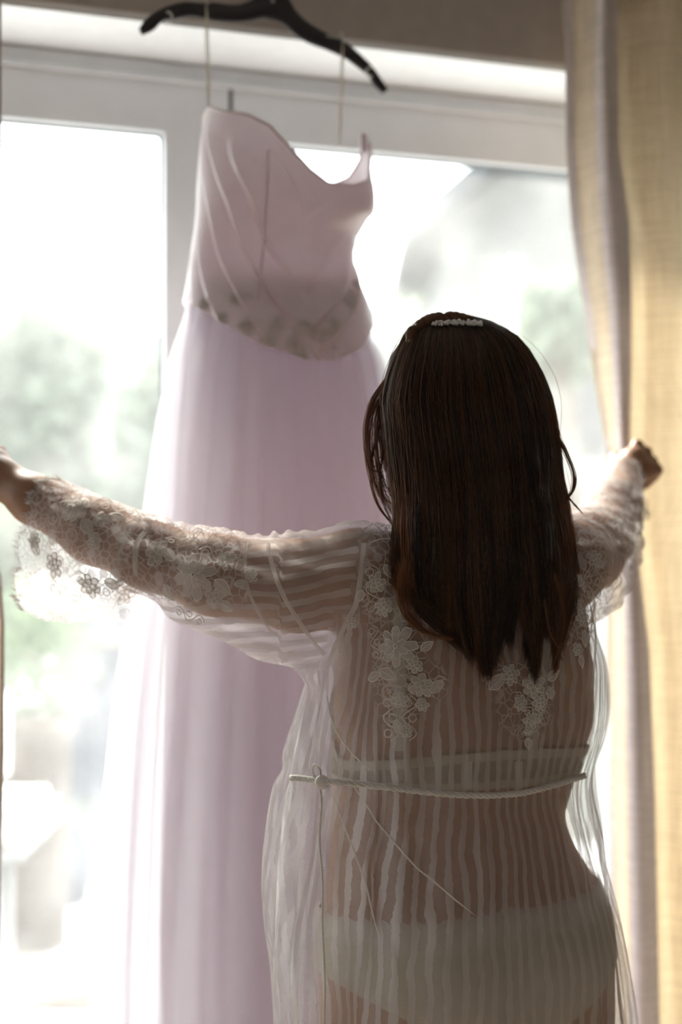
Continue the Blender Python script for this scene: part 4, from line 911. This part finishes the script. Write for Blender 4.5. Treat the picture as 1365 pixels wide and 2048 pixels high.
def strands(name, S, Yt, dX, inn, rad, hv, par, y0=629, K=26, hook=None, curl=None):
    """S side, Yt tip height, dX(t) offset arrays; returns one mesh of hair"""
    n_ = len(S); t = np.linspace(0, 1, K); y = y0 + (Yt[:, None] - y0) * t[None] ** 1.25 if np.isscalar(y0) else y0[:, None] + (Yt - y0)[:, None] * t[None] ** 1.1
    Pt = hair_pt(S * np.ones((1, K)) if S.ndim == 2 else S[:, None] * np.ones((1, K)), y, inn, dX)
    r = rad[:, None] * np.interp(t, [0, .1, .75, 1], [.7, 1, .9, .25])[None]
    off = [(1, 0, 0), (-.5, -.87, 0), (-.5, .87, 0)]; V = np.stack([Pt + r[..., None] * A3(*o) for o in off], 2).reshape(-1, 3)
    i = np.arange(n_)[:, None, None] * K * 3 + np.arange(K - 1)[None, :, None] * 3; j = np.arange(3)[None, None]; k = (j + 1) % 3
    F = np.stack([i + j, i + k, i + 3 + k, i + 3 + j], -1).reshape(-1, 4)
    o = mesh_obj(name, V, F, M['hair'], par, attrs=dict(hv=np.repeat(np.clip(hv, 0, 1).reshape(n_, -1) * np.ones((1, K)), 3, axis=1).ravel())); o['kind'] = 'stuff'; return o
NS = 9500; NC = 84; K = 26; t = np.linspace(0, 1, K)
cs = np.sort(rng.uniform(-1, 1, NC)); ctip = np.interp(cs, [-1, -.85, -.6, -.5, -.42, -.3, -.1, .08, .2, .3, .45, .58, .68, .78, .9, 1], [1262, 1278, 1286, 1276, 1215, 1300, 1338, 1338, 1300, 1262, 1325, 1340, 1285, 1250, 1325, 1290]) + rng.normal(0, 14, NC)
cph = rng.uniform(0, 6.28, NC); camp = rng.uniform(3, 15, NC); chv = np.clip(rng.normal(.25, .42, NC), 0, 1)
cl = rng.integers(0, NC, NS); dl = rng.normal(0, .055, NS)
S = np.clip(cs[cl][:, None] + dl[:, None] * (1.7 - 1.42 * t[None] ** 1.3), -1.02, 1.02)
Yt = ctip[cl] + rng.normal(0, 9, NS) - np.abs(rng.normal(0, 22, NS)) * (rng.random(NS) < .4)
hook = np.interp(cs, [-1, -.75, -.5, -.42, -.2, .1, .3, .5, .62, .8, 1], [108, 92, 50, -14, 22, -26, -22, 16, -14, 10, -22])
dX = hook[cl][:, None] * ss(.86, 1.03, t)[None] ** 1.2 + camp[cl][:, None] * np.sin(t[None] * 7.5 + cph[cl][:, None]) * ss(.25, .8, t)[None] + rng.normal(0, 3.2, (NS, 1)) * np.sin(t * 5)[None]
hv = chv[cl][:, None] * (.25 + .9 * ss(.35, .9, t))[None] + .35 * ss(.75, 1, np.abs(S)) + rng.normal(0, .08, (NS, 1))  # strands at both sides lightened: backlit rim put into the colour
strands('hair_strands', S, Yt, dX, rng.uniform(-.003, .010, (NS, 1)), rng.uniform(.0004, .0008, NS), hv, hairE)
# front locks falling beside the face, left, and flyaways
nf = 150; c2 = rng.integers(0, 9, nf); tipy = np.array([1062, 1050, 1075, 1030, 1068, 1085, 1020, 1100, 1058])[c2] + rng.normal(0, 10, nf)
out_ = np.array([-48, -30, -31, -49, -8, -9, -20, 6, -47])[c2]; fin = np.array([25, 38, 20, 45, 20, 32, 40, 15, 34])[c2]
S2 = np.full((nf, K), -1.0) + rng.normal(0, .018, (nf, 1)); dX2 = out_[:, None] * np.sin(np.clip((t[None] - .30) / .70, 0, 1) * math.pi * .92) + fin[:, None] * ss(.80, 1, t)[None] + rng.normal(0, 1.6, (nf, 1))
strands('face_lock', S2, tipy, dX2, .045 * ss(.1, .5, t)[None] + rng.uniform(-.004, .010, (nf, 1)), rng.uniform(.0003, .0006, nf), np.full(nf, .8) + rng.normal(0, .1, nf), hairE, 660)  # paler strands, the backlit auburn edge put into their tone
nf = 260; S3 = rng.uniform(-1.02, 1.02, (nf, 1)) * np.ones((1, K)); am = rng.normal(0, 12, (nf, 1)); dX3 = am * np.sin(t[None] * rng.uniform(2, 5, (nf, 1))) 
strands('flyaway_hair', S3, rng.uniform(800, 1300, nf), dX3, rng.uniform(-.012, -.002, (nf, 1)) * ss(0, .4, t)[None], rng.uniform(.0002, .0004, nf), np.full(nf, .75), hairE)
def lock(pts, n_, spread, r, name='curl_lock'):
    b_ = spline([P(*p) for p in pts], 40); mb = MB()
    for k in range(n_):
        o = rng.normal(0, spread, 3); tw = rng.uniform(0, 6.28)
        q = b_ + o[None] * (np.interp(np.linspace(0, 1, 40), [0, .6, 1], [1, .8, .25]))[:, None] + np.outer(np.sin(np.linspace(0, 6, 40) + tw) * spread * .5, RT); mb.tube(q, np.interp(np.linspace(0, 1, 40), [0, .7, 1], [r, r, r * .3]), 3, False)
    o = mb.build(name, M['hair'], hairE, attrs=None); a = o.data.attributes.new('hv', 'FLOAT', 'POINT'); a.data.foreach_set('value', np.full(len(o.data.vertices), .95, np.float32)); return o
lock([(1100, 800, 1.80), (1116, 870, 1.81), (1132, 905, 1.80), (1148, 945, 1.79), (1148, 975, 1.79), (1134, 1000, 1.79), (1122, 1016, 1.79)], 24, .0014, .0004)
lock([(1118, 940, 1.80), (1128, 975, 1.79), (1142, 1000, 1.78), (1155, 1015, 1.78), (1166, 1028, 1.78)], 8, .0009, .0003)
lock([(790, 745, 1.80), (766, 830, 1.80), (746, 905, 1.80), (742, 960, 1.80), (756, 1010, 1.79), (782, 1045, 1.78), (800, 1062, 1.77)], 16, .0014, .00035)
lock([(800, 760, 1.79), (782, 850, 1.79), (762, 930, 1.79), (766, 1000, 1.78), (790, 1055, 1.77)], 14, .0018, .00035)
lock([(1110, 1150, 1.70), (1130, 1230, 1.70), (1122, 1290, 1.69), (1105, 1330, 1.69)], 10, .0012, .0003)
lock([(1090, 1200, 1.69), (1100, 1260, 1.69), (1118, 1300, 1.69), (1126, 1322, 1.69)], 8, .001, .0003)
lock([(806, 1130, 1.675), (802, 1180, 1.668), (814, 1226, 1.664), (850, 1262, 1.660), (905, 1279, 1.658)], 40, .0032, .0004)
# twisted braid and beaded comb at the crown
def on_head(px, py, lift):
    s = (px - (Lx(py) + Rx(py)) / 2) / ((Rx(py) - Lx(py)) / 2); return hair_pt(np.clip(s, -1, 1), np.float64(py), -lift)
bp = spline([(818, 690), (824, 668), (840, 652), (862, 641), (885, 637), (915, 637), (945, 639)], 70)
for k in range(3):
    mb = MB(); q = []; rr_ = []
    for i, (x, y) in enumerate(bp):
        a = i * .42 + k * 2.094; c = on_head(x, y, .004); q.append(c + A3(0, -.0035 * math.sin(a), .0035 * math.cos(a))); rr_.append((.0046 + .0020 * math.sin(a * 1.5)) * min(1, .4 + i * .05, .3 + (69 - i) * .05))
    mb.tube(q, rr_, 8); o = mb.build('braid_strand', M['hair'], hairE); a = o.data.attributes.new('hv', 'FLOAT', 'POINT'); a.data.foreach_set('value', np.full(len(o.data.vertices), .75, np.float32))
comb = root('hair_comb', on_head(915, 642, 0), 'small beaded pearl comb set in the crown of the brown hair', 'hair comb')
mb = MB(); mb.tube([on_head(x, y, .007) for x, y in spline([(868, 648), (890, 645), (915, 644), (940, 645), (962, 649)], 20)], .0008, 6); mb.build('comb_band', M['metal'], comb)
for i in range(46):
    x = 866 + 98 * (i % 23) / 22 + random.uniform(-2, 2); y = 647 + 4 * ((x - 915) / 50) ** 2 * .6 - (4 if i >= 23 else 0) + random.uniform(-1.5, 1.5); c = on_head(x, y, .0085 + .003 * random.random())
    MB().ball(c, random.uniform(.0014, .0030), 5).build('pearl', M['pearl'], comb)

# ------------------------------------------------------------------ the garden outside
struct('ground', MB().box((-14, YO + .01, -.2), (24, 34, -.05)), M['lawn'])
def leafmesh(name, c, r, n_, mat, par, size, seed, flat=1.0):
    rr_ = np.random.default_rng(seed); d = rr_.normal(size=(n_, 3)); d /= np.linalg.norm(d, axis=1)[:, None]; rad = rr_.uniform(.25, 1, n_) ** .5
    rad = rad * (1 + .25 * np.sin(d[:, 0] * 5 + seed) * np.sin(d[:, 2] * 6 + seed * 2)); p = np.asarray(c) + d * rad[:, None] * np.asarray(r)
    u = rr_.normal(size=(n_, 3)); u /= np.linalg.norm(u, axis=1)[:, None]; v = np.cross(u, rr_.normal(size=(n_, 3))); v /= np.linalg.norm(v, axis=1)[:, None]; s = size * rr_.uniform(.6, 1.3, n_)[:, None]
    V = np.stack([p - u * s, p - v * s * .4, p + u * s, p + v * s * .4], 1).reshape(-1, 3); F = np.arange(n_ * 4).reshape(-1, 4)
    o = mesh_obj(name, V, F, mat, par, False); o['kind'] = 'stuff'; return o
def tree(px, py, D, rpx, hpx, label, mat, seed, n_=5200, leaf_=.075, name='garden_tree', cat='tree', group=None):
    c = P(px, py, D); R = rpx / FPX * D; H = hpx / FPX * D; tr_ = root(name, (c[0], c[1], -.05), label, cat, group)
    rr_ = random.Random(seed); b = MB(); b.tube(spline([(c[0], c[1], -.08), (c[0] + .05, c[1], c[2] * .5), (c[0], c[1], c[2])], 10), np.linspace(.10, .05, 10) * min(1, R), 8)
    for k in range(9):
        a = rr_.uniform(0, 6.28); e = c + A3(math.cos(a) * R * .7, math.sin(a) * R * .7, rr_.uniform(-.2, .8) * H); s0 = A3(c[0], c[1], c[2] * rr_.uniform(.5, .9)); b.tube(spline([s0, (s0 + e) / 2 + A3(0, 0, .1), e], 8), np.linspace(.03, .008, 8), 5)
    b.build('trunk', M['bark'], tr_); leafmesh('crown', c, (R, R, H), n_, mat, tr_, leaf_, seed)
    return tr_
G1 = 'trees and shrubs beyond the left pane'
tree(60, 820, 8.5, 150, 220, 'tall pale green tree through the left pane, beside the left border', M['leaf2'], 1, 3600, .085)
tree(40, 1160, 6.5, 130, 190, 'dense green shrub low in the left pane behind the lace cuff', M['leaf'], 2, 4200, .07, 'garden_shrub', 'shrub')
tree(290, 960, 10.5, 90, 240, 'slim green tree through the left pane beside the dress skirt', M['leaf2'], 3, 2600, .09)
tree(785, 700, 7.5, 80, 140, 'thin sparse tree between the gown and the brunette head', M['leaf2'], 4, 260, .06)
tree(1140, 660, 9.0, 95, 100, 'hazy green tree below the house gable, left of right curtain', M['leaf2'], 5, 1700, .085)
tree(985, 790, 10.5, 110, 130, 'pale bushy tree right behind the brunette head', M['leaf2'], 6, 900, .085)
# shed or screen of blue grey boards
def Pg(px, D, z=0.0): q = P(px, 1024, D); return A3(q[0], q[1], z)
sh = root('garden_screen', Pg(185, 7.2, -.05), 'blue grey board screen standing behind the pots, left of the skirt', 'screen')
for k in range(9):
    px = 112 + k * 24; a = P(px, 1180, 7.2); b_ = P(px + 23, 1180, 7.2); v = b_ - a; n3 = A3(-v[1], v[0], 0) / np.linalg.norm(v) * .02
    z1 = P(0, 1165, 7.2)[2]; q = [a, b_, b_ + n3, a + n3]; MB().add([(x[0], x[1], -.05) for x in q] + [(x[0], x[1], z1) for x in q], [(0, 1, 2, 3), (4, 7, 6, 5), (0, 4, 5, 1), (1, 5, 6, 2), (2, 6, 7, 3), (3, 7, 4, 0)]).build('board', M['fence'], sh, False)
# roses in a terracotta planter
pl = root('planter', Pg(66, 4.6, -.05), 'terracotta planter with a white rose bush, low in the left pane', 'planter')
c = P(66, 1510, 4.6); prof = [(0.0, .50), (.04, .52), (.05, .60), (.9, .66), (.92, .74), (1.0, .74), (1.0, .62)]
H = c[2] + .16; 
def lathe(c, prof, n_=28):
    V = [(c[0] + r * math.cos(2 * math.pi * j / n_), c[1] + r * math.sin(2 * math.pi * j / n_), c[2] + z) for z, r in prof for j in range(n_)]; return V, grid_faces(n_, len(prof), True) + [tuple(range(n_))]
w_ = .135; pz = c[2] + .14; MB().add(*lathe((c[0], c[1], -.05), [(f * (pz + .05), r / .74 * w_) for f, r in prof])).build('pot', M['terracotta'], pl)
lc = A3(c[0], c[1], pz + .17); leafmesh('rose_leaves', lc, (.19, .19, .22), 900, M['leaf'], pl, .026, 12)
for k, (px, py) in enumerate(((82, 1432), (36, 1462), (96, 1325), (58, 1318), (28, 1350), (50, 1372), (100, 1370), (20, 1410), (66, 1400))):
    q = P(px, py, 4.45 + .1 * random.random()); m_ = MB(); 
    for j in range(7): a = j * .9; m_.ball(q + A3(.012 * math.cos(a), .012 * math.sin(a), .004 * (j % 3)), (.014, .014, .009), 5)
    m_.build('rose', M['petal'] if k != 3 else M['peach'], pl)
# peach hydrangea pot in front of the boards
pp = root('potted_flowers', Pg(212, 6.8, -.05), 'peach flowers in a slim grey pot against the board screen', 'potted plant')
c = P(212, 1290, 6.8); MB().add(*lathe((c[0], c[1], -.05), [(0, .05), (.4, .06), (c[2] - .10, .075), (c[2] - .08, .08)])).build('pot', M['fence'], pp)
m_ = MB()
for k in range(26): a = k * 2.4; r = .015 * math.sqrt(k); m_.ball(c + A3(r * math.cos(a), r * math.sin(a), .06 - r * .6), (.035, .035, .03), 4)
m_.build('flower_head', M['peach'], pp)
# white lounge chair on the terrace
terr = MB().box((-3.2, YO + .012, -.05), (4.5, 5.3, .0)); struct('terrace', terr, M['stone'])
ch = root('garden_chair', Pg(30, 3.6, 0), 'white cushioned garden chair outside at the lower left', 'chair')
def boxat(name, px0, px1, py0, py1, D0, D1, mat, par, bev=.02):
    """upright cushion or panel aligned with the view-side axes of the terrace"""
    a = P(px0, py1, D0); b_ = P(px1, py0, D0); wv = (P(px1, 1024, D0) - P(px0, 1024, D0)); dv = FW * (D1 - D0)
    import bmesh
    bm = bmesh.new(); bmesh.ops.create_cube(bm, size=1); o = (a + b_) / 2 + dv / 2; L = np.linalg.norm(wv); Hh = b_[2] - a[2]
    for v in bm.verts: q = o + wv * v.co.x + dv * v.co.y + UP * Hh * v.co.z; v.co = Vector(q)
    if bev: bmesh.ops.bevel(bm, geom=bm.edges[:], offset=bev, segments=3, affect='EDGES')
    bm.verts.index_update(); r = MB().add([v.co for v in bm.verts], [[v.index for v in f.verts] for f in bm.faces]).build(name, mat, par); bm.free(); return r
boxat('seat_cushion', -190, 40, 1648, 1712, 3.35, 3.85, M['cushion'], ch, .03)
boxat('back_cushion', -190, -70, 1400, 1650, 3.35, 3.85, M['cushion'], ch, .04)
m_ = MB(); 
for k in range(60): m_.ball(P(-10 + 45 * random.random(), 1620 + 26 * random.random(), 3.4 + .3 * random.random()), (.02, .02, .01), 4)
m_.build('lace_throw', M['petal'], ch)
boxat('chair_frame', -195, 44, 1712, 1730, 3.33, 3.87, M['whitepaint'], ch, .005)
for px, D in ((15, 3.4), (15, 3.8), (-140, 3.4), (-140, 3.8)):
    q = P(px, 1730, D); MB().tube([(q[0], q[1], 0), (q[0], q[1], P(px, 1722, 3.4)[2])], .018, 8).build('leg', M['whitepaint'], ch)
bagq = P(128, 1720, 5.1); bagz = 0
bg_ = root('storage_basket', (bagq[0], bagq[1], 0), 'blue grey cloth basket on the terrace behind the white chair', 'basket')
MB().add(*lathe((bagq[0], bagq[1], 0), [(0, .07), (.02, .085), (.12, .095), (P(0, 1668, 5.1)[2], .075), (P(0, 1655, 5.1)[2], .04)])).build('basket_body', M['denim'], bg_)
# wooden side table near the glass
tb = root('side_table', Pg(120, 2.95, 0), 'honey wood side table outside at the bottom left corner', 'table')
zt2 = P(0, 2010, 2.9)[2]
boxat('table_top', -60, 236, 2004, 2022, 2.76, 3.06, M['wood'], tb, .004)
for px, D in ((-45, 2.79), (222, 2.79), (-45, 3.03), (222, 3.03)):
    q = P(px, 2010, D); MB().box((q[0] - .016, q[1] - .016, 0), (q[0] + .016, q[1] + .016, zt2 - .001)).build('leg', M['wood'], tb, False)
q = P(203, 1992, 2.795); z0 = P(0, 2004, 2.76)[2] 
cn = root('cone_ornament', (q[0], q[1], z0), 'small dark pointed cone standing on the wooden side table', 'ornament')
MB().add(*lathe((q[0], q[1], z0 + .0005), [(0, .017), (.010, .015), (.035, .007), (.058, .003), (.066, .0005)])).build('cone', M['darkpot'], cn)
# house with a gable seen through the right pane
hs = root('house', Pg(1100, 13.5, -.05), 'cream gabled house with grey eaves seen through the right pane', 'house')
DH = 12.0
e0 = P(806, 452, DH); e1 = P(1030, 262, DH); apex = e1 + (e1 - e0) * .9; e2 = apex + (apex - e0) * A3(1, 1, -1)
def slab(a, b_, back, th__, name, mat):
    t3 = A3(0, 0, -th__); V = [a, b_, b_ + back, a + back]; V = V + [v + t3 for v in V]; return MB().add(V, [(0, 1, 2, 3), (4, 7, 6, 5), (0, 4, 5, 1), (1, 5, 6, 2), (2, 6, 7, 3), (3, 7, 4, 0)]).build(name, mat, hs, False)
bk = FW * 7.0
slab(e0, apex, bk, .10, 'roof', M['rooftile']); slab(apex, e2, bk, .10, 'roof', M['rooftile'])
fo_ = -FW * .05
slab(e0 + fo_ + A3(0, 0, .04), apex + fo_ + A3(0, 0, .04), FW * .05, .22, 'bargeboard', M['fascia']); slab(apex + fo_ + A3(0, 0, .04), e2 + fo_ + A3(0, 0, .04), FW * .05, .22, 'bargeboard', M['fascia'])
ov = RT * .38 + UP * .10
g0 = e0 + RT * .42 + FW * .85 - UP * .02; g0[2] = e0[2] + .25; ga = apex + FW * .85 - UP * .13; g1 = e2 - RT * .42 + FW * .85; g1[2] = g0[2]
V = [A3(g0[0], g0[1], -.05), A3(g1[0], g1[1], -.05), g1, ga, g0]; n5 = len(V); V = V + [v + FW * 5.5 for v in V]
MB().add(V, [(0, 1, 2, 3, 4), (9, 8, 7, 6, 5)] + [(i, i + 5, (i + 1) % 5 + 5, (i + 1) % 5) for i in range(5)]).build('wall', M['render'], hs, False)
slab(e0 + UP * -.10 + RT * .02, apex - UP * .10, FW * .9, .03, 'soffit', M['soffit'])
for px, py in ((1180, 800), (980, 860)):
    a = P(px, py, DH + .82); w2 = MB(); 
    o_ = root('window', a, parent=hs)
    V = [a - RT * .45 - UP * .5, a + RT * .45 - UP * .5, a + RT * .45 + UP * .5, a - RT * .45 + UP * .5]; V = V + [v + FW * .04 for v in V]
    MB().add(V, [(0, 1, 2, 3), (4, 7, 6, 5), (0, 4, 5, 1), (1, 5, 6, 2), (2, 6, 7, 3), (3, 7, 4, 0)]).build('pane', M['fascia'], o_, False)
# globe lamp on a post in front of the house
q = P(1025, 543, 7.0); lp = root('garden_lamp', (q[0], q[1], -.05), 'white globe garden lamp on a thin post below the gable', 'lamp')
MB().ball(q, .055, 12).build('globe', M['bulb'], lp); MB().tube([(q[0], q[1], -.05), (q[0], q[1], q[2] - .05)], .012, 8).build('post', M['whitepaint'], lp)
# far hill
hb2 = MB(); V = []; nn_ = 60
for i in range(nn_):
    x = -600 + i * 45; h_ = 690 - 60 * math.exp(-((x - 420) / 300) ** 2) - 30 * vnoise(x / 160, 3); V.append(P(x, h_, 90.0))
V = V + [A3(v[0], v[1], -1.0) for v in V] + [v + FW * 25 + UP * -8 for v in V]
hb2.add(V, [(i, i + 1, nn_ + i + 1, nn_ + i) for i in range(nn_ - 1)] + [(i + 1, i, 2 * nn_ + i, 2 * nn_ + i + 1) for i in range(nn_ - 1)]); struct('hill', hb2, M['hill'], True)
